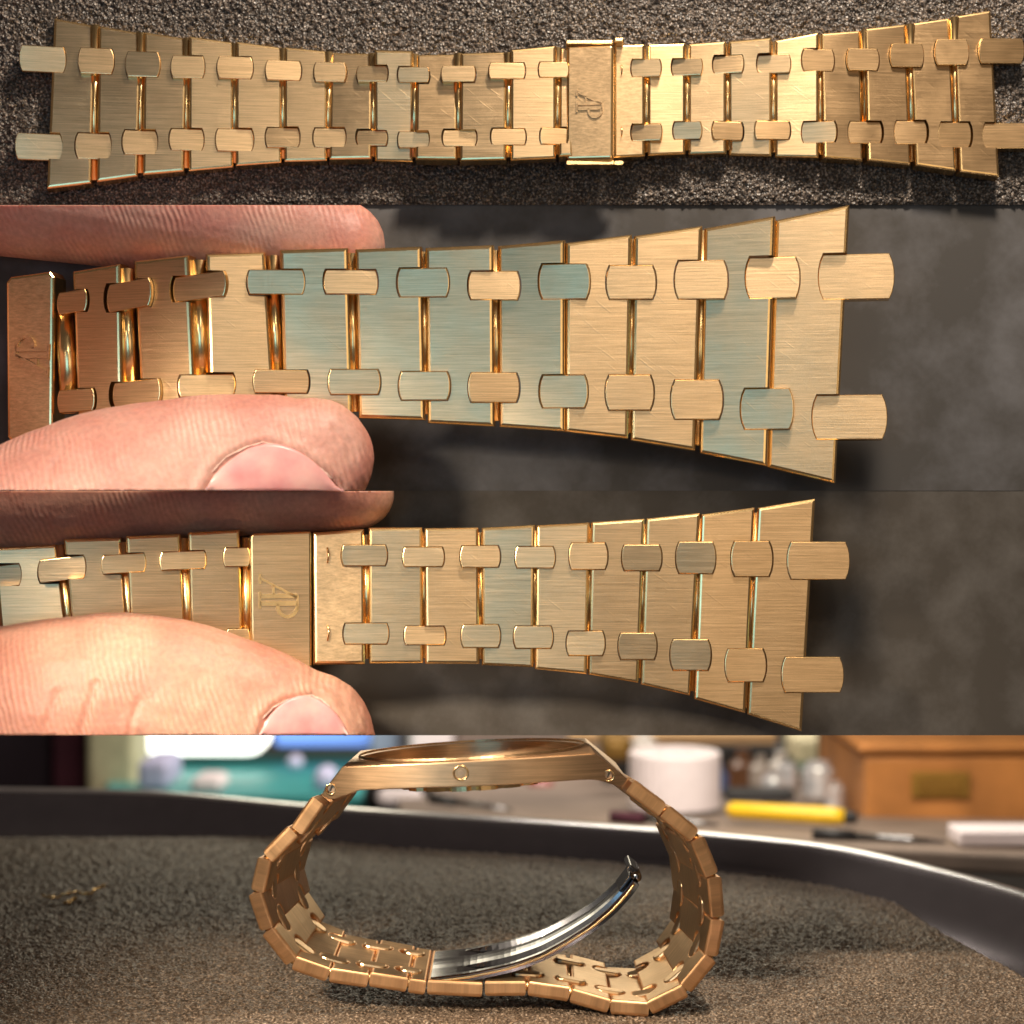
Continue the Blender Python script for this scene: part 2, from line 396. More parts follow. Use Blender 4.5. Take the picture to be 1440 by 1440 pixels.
# body of the foam mat, its lower face running back in line with the sight line
bm = bmesh.new()
prof = [(Y1 + 0.06, zb), (Y1 + 1.0, zb + 1.0 * zb / (D + Y1) + 0.02), (Y1 + 1.0, zb + 3.6), (Y1 + 0.06, zb + 3.4)]
for a in (-8.6, 8.6):
    vs = [bm.verts.new((a, y, z)) for y, z in prof]
bm.verts.ensure_lookup_table(); v = list(bm.verts)
bm.faces.new(v[:4]); bm.faces.new(v[4:][::-1])
for i in range(1, 4):
    bm.faces.new((v[i], v[4 + i], v[4 + (i + 1) % 4], v[(i + 1) % 4]))
bm.faces.new((v[0], v[4], v[5], v[1]))
bmesh.ops.recalc_face_normals(bm, faces=bm.faces)
bo = bm_obj('foam_core', bm, M_foam, foam1)

br1 = thing('watch_bracelet', 'complete gold watch bracelet lying open and straight on the speckled foam', 'bracelet', P(720, 150, Y1))
L1 = [  # x left, x right, top l, top r, bottom l, bottom r
    (72, 132, 22, 31, 268, 259), (138, 197, 33, 42, 258, 249), (202, 262, 42, 50, 248, 242), (266, 328, 50, 57, 242, 235),
    (332, 396, 57, 64, 235, 229), (400, 460, 64, 69, 229, 227), (464, 523, 69, 71, 227, 226), (527, 581, 71, 72, 226, 227),
    (585, 643, 72, 71, 227, 228), (647, 712, 71, 70, 228, 227), (718, 782, 69, 63, 226, 223), (786, 806, 63, 62, 223, 222)]
CT1 = [(28, 65, 92, 101), (110, 67, 160, 104), (176, 72, 225, 108), (240, 78, 288, 110), (305, 79, 356, 111), (373, 85, 424, 113),
       (441, 87, 487, 115), (501, 92, 546, 115), (559, 94, 604, 116), (620, 92, 669, 115), (687, 88, 739, 111), (757, 87, 800, 109)]
CB1 = [(22, 188, 88, 225), (106, 187, 157, 224), (172, 183, 222, 218), (238, 181, 287, 212), (303, 181, 357, 213), (373, 179, 422, 208),
       (440, 180, 487, 208), (501, 183, 545, 205), (559, 185, 604, 208), (622, 183, 671, 206), (690, 181, 740, 204), (759, 180, 800, 203)]
T1 = [(-5, 7), (-5, 6), (-5, 6), (-2, 7), (-3, 6), (-4, 4), (-8, 0), (4, 1), (-9, -1), (-6, -3), (0, 0), (-8, -4)]
K1T = [(8, 12), (-4, 10), (-4, 5), (-2, 8), (-4, 9), (0, 9), (-2, 4), (-6, 0), (4, 0), (-2, 0), (0, 2), (0, 0)]
K1B = [(6, 12), (-4, 10), (-6, 10), (-4, 9), (-2, 9), (-9, 5), (-4, 4), (-8, 0), (4, 1), (-4, 1), (2, 2), (4, 7)]
KRT = [(2, -7), (-2, -11), (-4, -12), (2, -11), (0, 4), (0, 3), (2, 2), (0, -1), (4, 1)]
KRB = [(-6, -10), (8, -9), (-2, 8), (2, 3), (6, -12), (-2, 3), (-2, 1), (0, 0), (-2, -2)]
K2T = [(0, -12), (0, -13), (0, -12), (4, 1), (-2, 5), (4, -4), (-4, 1), (4, -9), (0, -2), (-2, -5), (-4, -8), (0, -9)]
K2B = [(0, -12), (0, -13), (-6, 12), (2, 10), (0, 1), (2, -4), (2, 5), (0, -9), (0, -1), (0, -2), (2, -12), (-2, -9)]
K3T = [(0, 4), (-6, 3), (-6, 3), (-6, -2), (-4, 0), (4, -2), (4, -5), (0, 1), (0, -2)]
K3B = [(-4, 3), (-8, 6), (-4, 0), (-4, -2), (-6, -2), (2, -2), (2, -5), (-2, 1), (-2, 0)]
KCT = [(-4, 11), (-6, 12), (-2, 13), (6, 2), (6, 6)]
def arch1(px):
    a = max(0, 1 - abs(px - 740) / 260); return 0.45 * (3 * a * a - 2 * a ** 3)
def yl(px): return Y1 - 0.27 - arch1(px)
for i, (xa, xb, ta, tb, ba, bb) in enumerate(L1):
    lf = [CT1[i], CB1[i]]
    rt = [CT1[i + 1], CB1[i + 1]] if i + 1 < len(CT1) else []
    off = -4 if i == 0 else 0
    o = link_outline((xa + (3 if i == 0 else 0), ta), (xb, tb), (xb - (3 if i < 3 else 0), bb), (xa + off, ba), lf, rt)
    px_plate('link', o, yl((xa + xb) / 2), 0.24, 0.042, GB, br1, (T1[i][0], 0, T1[i][1]))
    if i < 11:
        xm = (xb + L1[i + 1][0]) / 2; yy = yl(xm) + 0.13
        tube('pin', [P(xm - 1 + (1 if i > 2 else 0), tb + 5, yy), P(xm - 3 + (3 if i > 2 else 0), bb - 5, yy)], 0.075, M_pol, br1)
for i, (a, b) in enumerate(zip(CT1, CB1)):
    for c in (a, b):
        kk = (K1T if c is a else K1B)[i]; ro = (kk[0], 0, kk[1])
        px_plate('connector', conn_outline(c), yl((c[0] + c[2]) / 2) - 0.018, 0.22, 0.011, GB, br1, ro)
# clasp: folded cover with turned ends, emblem, plate with two slots
def rect(x0, y0, x1, y1, r=5, n=4):
    pts = []
    for cx, cy, a0 in ((x1 - r, y0 + r, -90), (x1 - r, y1 - r, 0), (x0 + r, y1 - r, 90), (x0 + r, y0 + r, 180)):
        for k in range(n + 1):
            a = R(a0 + 90 * k / n); pts.append((cx + r * math.cos(a), cy + r * math.sin(a)))
    return pts
yc = yl(830)
cc = px_plate('clasp_cover', rect(797, 63, 862, 224, 4), yc - 0.16, 0.34, 0.035, [M_satin, M_pol], br1, (-3, 0, -7))
px_plate('clasp_end_cap', rect(796, 56, 862, 62, 2), yc - 0.10, 0.30, 0.012, [M_pol, M_pol], br1)
px_plate('clasp_end_cap', rect(796, 225, 864, 232, 2), yc - 0.10, 0.30, 0.012, [M_pol, M_pol], br1)
px_plate('hinge_barrel', rect(863, 52, 878, 60, 3), yc - 0.06, 0.2, 0.03, [M_pol, M_pol], br1)
px_plate('hinge_barrel', rect(863, 226, 877, 232, 3), yc - 0.06, 0.2, 0.03, [M_pol, M_pol], br1)
add_emblem(cc, P(829, 145, yc - 0.163), Vector((0, 0, -1)), Vector((1, 0, 0)), 0.37, M_satin, 0.02)
RT = [(887, 83, 930, 108), (944, 82, 988, 106), (1002, 78, 1046, 103), (1064, 77, 1112, 103), (1127, 69, 1174, 100), (1191, 68, 1237, 99), (1252, 61, 1300, 94), (1315, 55, 1363, 91), (1377, 54, 1441, 89)]
RB = [(887, 174, 931, 198), (946, 171, 987, 196), (1001, 171, 1046, 197), (1061, 170, 1112, 196), (1127, 171, 1176, 201), (1192, 171, 1241, 202), (1257, 170, 1304, 203), (1319, 172, 1366, 208), (1381, 173, 1445, 209)]
LR = [(863, 907, 62, 61, 222, 220), (911, 964, 61, 60, 219, 217), (968, 1021, 60, 58, 217, 217), (1025, 1085, 58, 55, 217, 220), (1090, 1151, 55, 46, 220, 223),
      (1156, 1213, 45, 39, 224, 227), (1218, 1277, 38, 30, 228, 233), (1282, 1339, 29, 20, 235, 243), (1344, 1397, 19, 10, 244, 251)]
TR1 = [(0, -1), (0, -2), (0, -8), (6, -8), (0, -9), (-4, 6), (-4, 5), (-6, 2), (-5, 1)]
for i, (xa, xb, ta, tb, ba, bb) in enumerate(LR):
    lf = [RT[i - 1], RB[i - 1]] if i else []
    o = link_outline((xa, ta), (xb, tb), (xb + (6 if i == 8 else (3 if i > 5 else 0)), bb), (xa + (3 if i > 6 else 0), ba), lf, [RT[i], RB[i]])
    m = [M_satin, M_pol] if i == 0 else GB
    lk = px_plate('clasp_plate' if i == 0 else 'link', o, yl((xa + xb) / 2), 0.24, 0.042, m, br1, (TR1[i][0], 0, TR1[i][1]))
    if i == 0:
        for yy in (98, 185):
            tube('slot', [P(874, yy - 7, yl(880) - 0.012), P(875, yy, yl(880) - 0.014), P(874, yy + 7, yl(880) - 0.012)], 0.010, M_pol, lk, 6)
    if i < 8:
        xm = (xb + LR[i + 1][0]) / 2; yy = yl(xm) + 0.13
        tube('pin', [P(xm, tb + 5, yy), P(xm + (3 if i > 4 else 0), bb - 5, yy)], 0.075, M_pol, br1)
for i, (a, b) in enumerate(zip(RT, RB)):
    for c in (a, b):
        kk = (KRT if c is a else KRB)[i]; ro = (kk[0], 0, kk[1])
        px_plate('connector', conn_outline(c), yl((c[0] + c[2]) / 2) - 0.018, 0.22, 0.011, GB, br1, ro)

# ================================================================== STRIPS 2 and 3: boards behind the held bracelets
def board(name, py0, py1, ytop, ybot, mat, top_extra):
    """slanting board; lower edge at pixel row py1"""
    zt = P(0, py0 - top_extra, ytop).z; zl = P(0, py1, ybot).z
    bm = bmesh.new()
    th = 0.05
    prof = [(ybot, zl), (ytop, zt), (ytop + th, zt), (ybot + th, zl + th * abs(zl) / D * (1 if zl > 0 else -1) + 0.03)]
    a = [bm.verts.new((-11, y, z)) for y, z in prof]; b = [bm.verts.new((11, y, z)) for y, z in prof]
    bm.faces.new(a); bm.faces.new(b[::-1])
    for i in range(4): bm.faces.new((a[i], b[i], b[(i + 1) % 4], a[(i + 1) % 4]))
    bmesh.ops.recalc_face_normals(bm, faces=bm.faces)
    o = bm_obj(name, bm, mat); o['kind'] = 'structure'
    return o
board('foam_backdrop', 288, 690, 1.90, 1.45, M_back2, 60)
board('foam_backdrop', 690, 1034, 1.455, 1.40, M_back3, 0.3)

# ---------------- strip 2 bracelet
br2 = thing('watch_bracelet', 'gold bracelet half pinched by fingers, wide end pointing right, links shimmering blue', 'bracelet', P(640, 480, 0))
A = [  # TL TR BR BL
    ((98, 380), (170, 371), (174, 580), (106, 584)), ((184, 365), (266, 359), (277, 576), (196, 580)), ((290, 357), (373, 352), (387, 580), (296, 582)),
    ((394, 352), (490, 349), (494, 587), (398, 584)), ((499, 350), (593, 347), (597, 591), (503, 588)), ((598, 348), (694, 345), (695, 600), (600, 595)),
    ((699, 344), (794, 338), (794, 607), (701, 600)), ((796, 341), (889, 329), (884, 617), (795, 607)), ((892, 331), (988, 317), (978, 634), (887, 619)),
    ((990, 319), (1089, 305), (1078, 656), (983, 637)), ((1091, 308), (1194, 289), (1174, 680), (1080, 657))]
AT = [(78, 409, 124, 440, -.12), (147, 395, 215, 435, -.14), (240, 385, 320, 421, -.10), (347, 379, 429, 414), (455, 379, 532, 414), (558, 377, 632, 418), (658, 381, 732, 422),
      (757, 371, 830, 421), (852, 373, 923, 421), (948, 366, 1024, 421), (1048, 361, 1125, 420), (1151, 357, 1257, 421)]
AB = [(78, 547, 135, 579, -.05), (155, 535, 228, 570, -.08), (251, 526, 331, 558, -.04), (356, 520, 435, 553), (461, 519, 535, 555), (560, 522, 633, 563), (658, 524, 731, 566),
      (758, 527, 827, 574), (851, 527, 920, 577), (943, 534, 1017, 590), (1041, 546, 1116, 604), (1142, 555, 1247, 618)]
TA = [(0, -12), (0, -12), (-2, 10), (4, 0), (2, -3), (2, -4), (0, -9), (0, 0), (0, -2), (0, -12), (0, -9)]
YAW2 = ((11, 10, 9, 0, 6, -1, 5, -3, 2, 2, 1, 1), (11, 10, 12, 9, 0, -1, 5, -4, 3, 2, -7, 0))
def y2(px): return 0.0 + (0.55 * ((260 - px) / 260) ** 2 if px < 260 else 0)
for i, q in enumerate(A):
    o = link_outline(*q, [AT[i], AB[i]], [AT[i + 1], AB[i + 1]], grow=1.3)
    xm = (q[0][0] + q[1][0]) / 2
    px_plate('link', o, y2(xm), 0.30, 0.055, GB, br2, (TA[i][0], 0, TA[i][1]))
    if i < 10:
        xj = (q[1][0] + A[i + 1][0][0]) / 2; xk = (q[2][0] + A[i + 1][3][0]) / 2
        tube('pin', [P(xj, q[1][1] + 8, y2(xj) + 0.23), P(xk, q[2][1] - 8, y2(xk) + 0.23)], 0.09 if i > 1 else 0.13, M_pol, br2, 12)
for i, (a, b) in enumerate(zip(AT, AB)):
    for c in (a, b):
        kk = (K2T if c is a else K2B)[i]; ro = (kk[0], 0, kk[1])
        px_plate('connector', conn_outline(c), y2((c[0] + c[2]) / 2) - 0.025, 0.27, 0.014, GB, br2, ro)
tube('hinge_rod', [P(92, 440, 0.5), P(96, 500, 0.48), P(100, 582, 0.46)], [0.13, 0.16, 0.14], M_pol, br2, 14)
cc = px_plate('clasp_cover', [(12, 388), (72, 382), (78, 390), (76, 604), (70, 611), (14, 621), (7, 614), (5, 396)], 0.42, 0.4, 0.05, [M_satin, M_pol], br2, (0, 0, -10))
add_emblem(cc, P(46, 502, 0.40), Vector((0.04, 0, 1)), Vector((-1, 0, 0.0)), 0.50, M_satin, 0.025)
px_plate('clasp_end_cap', [(0, 628), (60, 617), (62, 630), (0, 644)], 0.5, 0.3, 0.02, [M_pol, M_pol], br2)

# ---------------- strip 3 bracelet
br3 = thing('watch_bracelet', 'gold bracelet pinched beside its lettered clasp, links in even yellow gold', 'bracelet', P(600, 850, 0))
B = [((518, 742), (594, 741), (595, 933), (519, 933)), ((597, 742), (674, 741), (674, 934), (598, 933)), ((677, 742), (752, 738), (750, 939), (677, 936)),
     ((754, 738), (830, 734), (825, 948), (752, 941)), ((832, 734), (907, 729), (898, 961), (827, 949)), ((909, 729), (985, 721), (971, 979), (901, 963)),
     ((987, 723), (1063, 713), (1048, 1003), (976, 983)), ((1066, 714), (1147, 701), (1128, 1029), (1051, 1005))]
BT = [(480, 766, 545, 796), (566, 769, 625, 797), (647, 767, 704, 798), (724, 768, 781, 799), (800, 763, 855, 801), (874, 766, 931, 803), (950, 762, 1007, 807), (1028, 761, 1087, 811), (1107, 762, 1195, 815)]
BB = [(482, 876, 547, 906), (568, 880, 627, 907), (648, 878, 704, 911), (722, 880, 778, 912), (796, 887, 851, 922), (869, 890, 924, 928), (942, 899, 1000, 943), (1019, 912, 1078, 959), (1099, 924, 1187, 974)]
TB = [(-2, 3), (-4, 5), (0, -3), (-4, -1), (0, 0), (0, -1), (-2, 1), (0, -1)]
for i, q in enumerate(B):
    o = link_outline(*q, [BT[i], BB[i]], [BT[i + 1], BB[i + 1]], grow=1.1)
    px_plate('link', o, 0.0, 0.26, 0.045, GB, br3, (TB[i][0], 0, TB[i][1]))
    if i < 7:
        xj = (q[1][0] + B[i + 1][0][0]) / 2; xk = (q[2][0] + B[i + 1][3][0]) / 2
        tube('pin', [P(xj, q[1][1] + 8, 0.20), P(xk, q[2][1] - 8, 0.20)], 0.08, M_pol, br3, 12)
for i, (a, b) in enumerate(zip(BT, BB)):
    for c in (a, b):
        kk = (K3T if c is a else K3B)[i]; ro = (kk[0], 0, kk[1])
        px_plate('connector', conn_outline(c), -0.022, 0.24, 0.012, GB, br3, ro)
o = link_outline((440, 748), (513, 743), (513, 934), (441, 934), [], [BT[0], BB[0]], grow=1.1)
lk = px_plate('clasp_plate', o, -0.02, 0.26, 0.05, [M_satin, M_pol], br3, (-6, 0, 8))
for yy in (781, 890):
    tube('slot', [P(460, yy - 11, -0.055), P(462, yy, -0.06), P(460, yy + 11, -0.055)], 0.012, M_pol, lk, 6)
cc = px_plate('clasp_cover', [(356, 750), (437, 747), (438, 750), (438, 960), (354, 960), (352, 754)], -0.12, 0.42, 0.045, [M_gold, M_pol], br3, (-3, 0, 10))
add_emblem(cc, P(392, 837, -0.125), Vector((0, 0, -1)), Vector((1, 0, 0)), 0.52, M_pol, 0.02)
CL = [((265, 749), (337, 745), (343, 960), (270, 960)), ((178, 754), (253, 751), (266, 960), (188, 960)), ((91, 758), (170, 756), (190, 960), (108, 960)), ((-8, 770), (79, 766), (102, 960), (8, 960)), ((-100, 790), (-14, 776), (6, 960), (-84, 960))]
CLT = [(314, 770, 352, 797, 0), (225, 775, 290, 801, -.04), (143, 779, 205, 806, -.06), (53, 784, 121, 817, -.12), (-36, 796, 30, 827, -.12)]
CLB = [(318, 884, 352, 910, 0), (232, 886, 296, 912, -.04), (150, 892, 212, 920, -.06), (66, 900, 130, 930, -.1), (-26, 910, 38, 940, -.1)]
TC = [(0, 11), (0, 13), (0, 13), (0, 8), (4, 13)]
tube('pin', [P(515.5, 752, 0.16), P(516, 926, 0.16)], 0.07, M_pol, br3, 12)
tube('pin', [P(347, 756, 0.2), P(347, 950, 0.2)], 0.07, M_pol, br3, 12)
def y3(px): return 0.05 + (0.5 * ((300 - px) / 300) ** 2 if px < 300 else 0)
for i, q in enumerate(CL):
    lf = [CLT[i + 1], CLB[i + 1]] if i < 4 else []
    o = link_outline(*q, lf, [CLT[i], CLB[i]], grow=1.1)
    xm = (q[0][0] + q[1][0]) / 2
    px_plate('link', o, y3(xm), 0.26, 0.045, GB, br3, (TC[i][0], 0, TC[i][1]))
    if i < 4:
        xj = (q[0][0] + CL[i + 1][1][0]) / 2; xk = (q[3][0] + CL[i + 1][2][0]) / 2
        tube('pin', [P(xj, q[0][1] + 8, y3(xj) + 0.17), P(xk, q[3][1] - 8, y3(xk) + 0.17)], 0.08, M_pol, br3, 12)
for i, (a, b) in enumerate(zip(CLT, CLB)):
    for c in (a, b):
        px_plate('connector', conn_outline(c), y3((c[0] + c[2]) / 2) - 0.024, 0.24, 0.012, GB, br3, (KCT[i][0], 0, KCT[i][1]))

# ================================================================== hands
def blob_tube(bm, path, n=28):
    """path: (px,py,y,r_vertical,r_depth) stations; rounded ends"""
    st = []
    pts = [(P(a[0], a[1], a[2]), a[3], a[4]) for a in path]
    # catmull-rom resample
    N = 10
    for i in range(len(pts) - 1):
        p0 = pts[max(i - 1, 0)]; p1 = pts[i]; p2 = pts[i + 1]; p3 = pts[min(i + 2, len(pts) - 1)]
        for k in range(N + (1 if i == len(pts) - 2 else 0)):
            t = k / N
            def cr(a, b, c, d): return 0.5 * ((2 * b) + (c - a) * t + (2 * a - 5 * b + 4 * c - d) * t * t + (3 * b - a - 3 * c + d) * t ** 3)
            st.append((cr(p0[0], p1[0], p2[0], p3[0]), cr(p0[1], p1[1], p2[1], p3[1]), cr(p0[2], p1[2], p2[2], p3[2])))
    rings = []
    def ring(c, t, rz, ry):
        side = Vector((0, 1, 0)); side = (side - t * side.dot(t)).normalized(); up = t.cross(side)
        return [bm.verts.new(c + side * ry * math.cos(2 * math.pi * k / n) + up * rz * math.sin(2 * math.pi * k / n)) for k in range(n)]
    t0 = (st[1][0] - st[0][0]).normalized(); t1 = (st[-1][0] - st[-2][0]).normalized()
    for a in (80, 60, 40, 20): rings.append(ring(st[0][0] - t0 * math.sin(R(a)) * min(st[0][1:]), t0, st[0][1] * math.cos(R(a)), st[0][2] * math.cos(R(a))))
    for i, s in enumerate(st):
        t = (st[min(i + 1, len(st) - 1)][0] - st[max(i - 1, 0)][0]).normalized()
        rings.append(ring(s[0], t, s[1], s[2]))
    for a in (15, 30, 45, 60, 75, 85): rings.append(ring(st[-1][0] + t1 * math.sin(R(a)) * st[-1][1], t1, st[-1][1] * math.cos(R(a)), st[-1][2] * math.cos(R(a))))
    for i in range(len(rings) - 1):
        for k in range(n): bm.faces.new((rings[i][k], rings[i][(k + 1) % n], rings[i + 1][(k + 1) % n], rings[i + 1][k]))
    bm.faces.new(rings[0][::-1]); bm.faces.new(rings[-1])

CAM = Vector((0, -D, 0))
def hand(label, paths, cut_top, cut_bot, mat, nail_px, nail_edge, creases=()):
    bm = bmesh.new()
    for p in paths: blob_tube(bm, p)
    bmesh.ops.recalc_face_normals(bm, faces=bm.faces)
    me = bpy.data.meshes.new('hand'); bm.to_mesh(me); bm.free()
    tmp = bpy.data.objects.new('tmp', me); C.objects.link(tmp)
    md = tmp.modifiers.new('r', 'REMESH'); md.mode = 'VOXEL'; md.voxel_size = 0.036
    sm = tmp.modifiers.new('s', 'SMOOTH'); sm.iterations = 5; sm.factor = 0.5
    dg = bpy.context.evaluated_depsgraph_get(); dg.update()
    me2 = bpy.data.meshes.new_from_object(tmp.evaluated_get(dg))
    bpy.data.objects.remove(tmp)
    bm = bmesh.new(); bm.from_mesh(me2)
    bvh = BVHTree.FromBMesh(bm)
    def hit(px, py):
        d = (P(px, py, 0) - CAM).normalized(); h = bvh.ray_cast(CAM, d); return h
    def seg_d(px, py, pl):
        best = 1e9
        for (ax, ay), (bx_, by_) in zip(pl[:-1], pl[1:]):
            dx, dy = bx_ - ax, by_ - ay; t = max(0, min(1, ((px - ax) * dx + (py - ay) * dy) / (dx * dx + dy * dy)))
            best = min(best, math.hypot(px - ax - dx * t, py - ay - dy * t))
        return best
    poly = list(nail_edge)
    def inside(px, py):
        c = False; j = len(poly) - 1
        for i in range(len(poly)):
            if (poly[i][1] > py) != (poly[j][1] > py) and px < (poly[j][0] - poly[i][0]) * (py - poly[i][1]) / (poly[j][1] - poly[i][1]) + poly[i][0]: c = not c
            j = i
        return c
    bm.normal_update()
    moves = []
    x_lo, x_hi = poly[0][0] - 40, poly[-1][0] + 40; y_lo = min(p[1] for p in poly) - 40
    for v in bm.verts:
        if v.normal.y > 0.2 or v.co.y > 0.2: continue
        k = D / (D + v.co.y); px = 720 + v.co.x * 100 * k; py = 720 - v.co.z * 100 * k
        d = 0.0
        if x_lo < px < x_hi and py > y_lo:
            e_ = seg_d(px, py, poly); ins = inside(px, py) or py > poly[0][1] and poly[0][0] < px < poly[-1][0]
            if ins: d -= 0.035 * min(1, e_ / 6)
            else: d += 0.030 * math.exp(-((e_ - 8) / 10) ** 2) - 0.02 * math.exp(-(e_ / 3) ** 2)
        for pl, dep, wid in creases:
            if abs(px - pl[0][0]) < 130:
                e_ = seg_d(px, py, pl)
                if e_ < wid * 4: d -= dep * math.exp(-(e_ / wid) ** 2)
        d += 0.018 * noise.noise(v.co * 1.7) + 0.008 * noise.noise(v.co * 4.5)
        moves.append((v, v.normal * d))
    for v, m_ in moves: v.co += m_
    for py, keep_below in ((cut_top, True), (cut_bot, False)):
        z = (720 - py) / 100
        nrm = Vector((0, -z, D)).normalized()          # plane through the lens and the strip edge, pointing up
        if not keep_below: nrm = -nrm
        g = bmesh.ops.bisect_plane(bm, geom=list(bm.verts) + list(bm.edges) + list(bm.faces), plane_co=CAM, plane_no=nrm, clear_outer=True)
        ed = [e for e in g['geom_cut'] if isinstance(e, bmesh.types.BMEdge)]
        bmesh.ops.holes_fill(bm, edges=ed, sides=0)
    # sink the skin a little where the nail sits
    me3 = bpy.data.meshes.new('hand'); bm.to_mesh(me3); bm.free()
    for p in me3.polygons: p.use_smooth = len(p.vertices) <= 4
    c = P(300, (cut_top + cut_bot) / 2, 0)
    me3.transform(Matrix.Translation(-c))
    ho = mesh_obj('hand', me3, mat, None, c)
    tag(ho, label, 'hand')
    # nail: a curved plate following the thumb
    bm = bmesh.new()
    rows = []
    n = 15
    for top, bot in nail_px:
        row = []
        for k in range(n):
            t = k / (n - 1)
            px = top[0] + (bot[0] - top[0]) * t; py = min(cut_bot - 0.5, top[1]) + (min(cut_bot, bot[1]) - min(cut_bot - 0.5, top[1])) * t
            h = hit(px, py)
            if h[0] is None: row.append(None); continue
            row.append(h[0] + h[1] * (0.018 + 0.03 * math.sin(math.pi * min(1, 0.15 + t * 0.7))))
        rows.append(row)
    V = [[bm.verts.new(q) if q is not None else None for q in row] for row in rows]
    for i in range(len(V) - 1):
        for k in range(n - 1):
            q = (V[i][k], V[i + 1][k], V[i + 1][k + 1], V[i][k + 1])
            if all(q): bm.faces.new(q)
    bmesh.ops.recalc_face_normals(bm, faces=bm.faces)
    bm.normal_update()
    if sum(f.normal.y for f in bm.faces) > 0: bmesh.ops.reverse_faces(bm, faces=bm.faces)
    bmesh.ops.solidify(bm, geom=list(bm.faces), thickness=0.05)
    no = bm_obj('nail', bm, M_nail, ho, smooth=True)
    pts = []
    for px, py in nail_edge[1:-1]:
        h = hit(px, py)
        if h[0] is not None: pts.append(h[0] + h[1] * 0.012)
    fine = []
    for i in range(len(pts) - 1):
        for k in range(6): fine.append(pts[i].lerp(pts[i + 1], k / 6) + Vector((random.uniform(-1, 1), 0, random.uniform(-1, 1))) * 0.004)
    tube('cuticle', fine, [0.007 + 0.010 * abs(noise.noise(Vector((k * 0.35, label.__len__(), 0)))) * 2 for k in range(len(fine))], M_cuticle, no, 6)
    return ho

h2 = hand('finger and thumb pinching the blue-shimmering bracelet in the upper held view',
     [[(-230, 215, 0.95, 1.25, 1.0), (0, 245, 1.05, 1.20, 0.95), (200, 285, 1.00, 1.0, 0.85), (350, 318, 0.92, 0.82, 0.72), (478, 345, 0.80, 0.66, 0.60)],
      [(-230, 860, -0.6, 1.6, 1.3), (0, 795, -1.05, 1.52, 1.10), (150, 725, -1.00, 1.42, 1.00), (290, 680, -0.85, 1.22, 0.85), (400, 655, -0.72, 1.00, 0.70), (440, 645, -0.66, 0.84, 0.62)],
      [(-230, 215, 0.95, 1.3, 1.2), (-290, 400, 0.6, 1.3, 1.6), (-290, 650, 0.0, 1.4, 1.6), (-230, 860, -0.6, 1.5, 1.3)],
      [(-290, 560, 0.2, 1.6, 1.6), (-380, 540, -2.5, 1.7, 1.7), (-560, 520, -5.0, 1.8, 1.9), (-800, 510, -8.0, 1.7, 1.9)]],  # unseen wrist, added so the left links mirror its skin colour
     288.5, 689.5, M_skin2,
     [((288 + 195 * t, 689 - 65 * math.sin(math.pi * min(1, t * 1.02)) ** 0.75 * (1 if t < .45 else 1.0) + (14 * max(0, t - .45))), (292 + 188 * t, 689.3)) for t in [i / 16 for i in range(17)]],
     [(287, 689), (298, 664), (318, 643), (344, 630), (370, 622), (395, 628), (425, 641), (452, 660), (470, 675), (480, 685)],
     [([(60, 690), (75, 655), (92, 625)], 0.02, 4), ([(395, 600), (402, 612), (398, 625)], 0.015, 3), ([(470, 600), (488, 618), (500, 640)], 0.02, 4)])
h3 = hand('finger and thumb pinching the bracelet right over its clasp in the lower held view',
     [[(-230, 690, 1.0, 1.0, 0.95), (0, 690, 0.95, 0.95, 0.85), (250, 692, 0.80, 0.70, 0.68), (400, 694, 0.66, 0.58, 0.55), (505, 694, 0.60, 0.51, 0.50)],
      [(-230, 1075, -0.9, 1.6, 1.3), (0, 1040, -1.05, 1.52, 1.08), (110, 1018, -1.05, 1.46, 1.05), (210, 1008, -1.0, 1.38, 0.98), (320, 1024, -0.90, 1.25, 0.90), (390, 1038, -0.80, 1.12, 0.82), (424, 1044, -0.74, 1.01, 0.74)],
      [(-230, 690, 1.0, 1.0, 1.0), (-290, 800, 0.4, 1.2, 1.5), (-230, 1075, -0.9, 1.5, 1.3)]],
     690.5, 1033.5, M_skin3,
     [((364 + 124 * t, 1033 - 54 * math.sin(math.pi * t) ** 0.7), (366 + 120 * t, 1033.3)) for t in [i / 16 for i in range(17)]],
     [(364, 1033), (370, 1010), (384, 995), (402, 985), (438, 978), (452, 984), (462, 994), (474, 1012), (486, 1033)],
     [([(113, 1033), (122, 1000), (135, 960)], 0.03, 5), ([(182, 1033), (186, 1010), (196, 985)], 0.025, 4), ([(232, 1005), (240, 1020), (246, 1034)], 0.02, 3), ([(60, 1030), (72, 1000), (80, 975)], 0.02, 5)])

# ================================================================== STRIP 4: watch head and closed bracelet on a tray
Z0 = -7.03; SL = 0.026
def zf(y): return Z0 + SL * y
def ground_hit(px, py, h=0.0):
    """where the sight line through a pixel meets the tilted ground raised by h"""
    dx = (px - 720) / 100 / D; dz = (720 - py) / 100 / D      # per unit of distance from the lens
    # z = dz*s ; y = s-D ; z = Z0+h+SL*y
    s = (Z0 + h - SL * D) / (dz - SL)
    return Vector((dx * s, s - D, dz * s))

# foam pad in the tray
far = 11.4
edge_px = [(1145, 1197), (1200, 1230), (1262, 1268), (1320, 1305), (1420, 1360), (1500, 1405)]
edge_w = [ground_hit(*e) for e in edge_px]
print('foam edge', [tuple(round(c, 2) for c in e) for e in edge_w])
print('far', ground_hit(720, 1175), ground_hit(0, 1170))
step = 0.036
x0, x1, ya, yb = -13.0, 9.5, -2.2, ground_hit(720, 1176).y
nx = int((x1 - x0) / step); ny = int((yb - ya) / step)
xs = np.linspace(x0, x1, nx); ys = ya + (yb - ya) * np.linspace(0, 1, ny) ** 1.25
X, Yg = np.meshgrid(xs, ys)
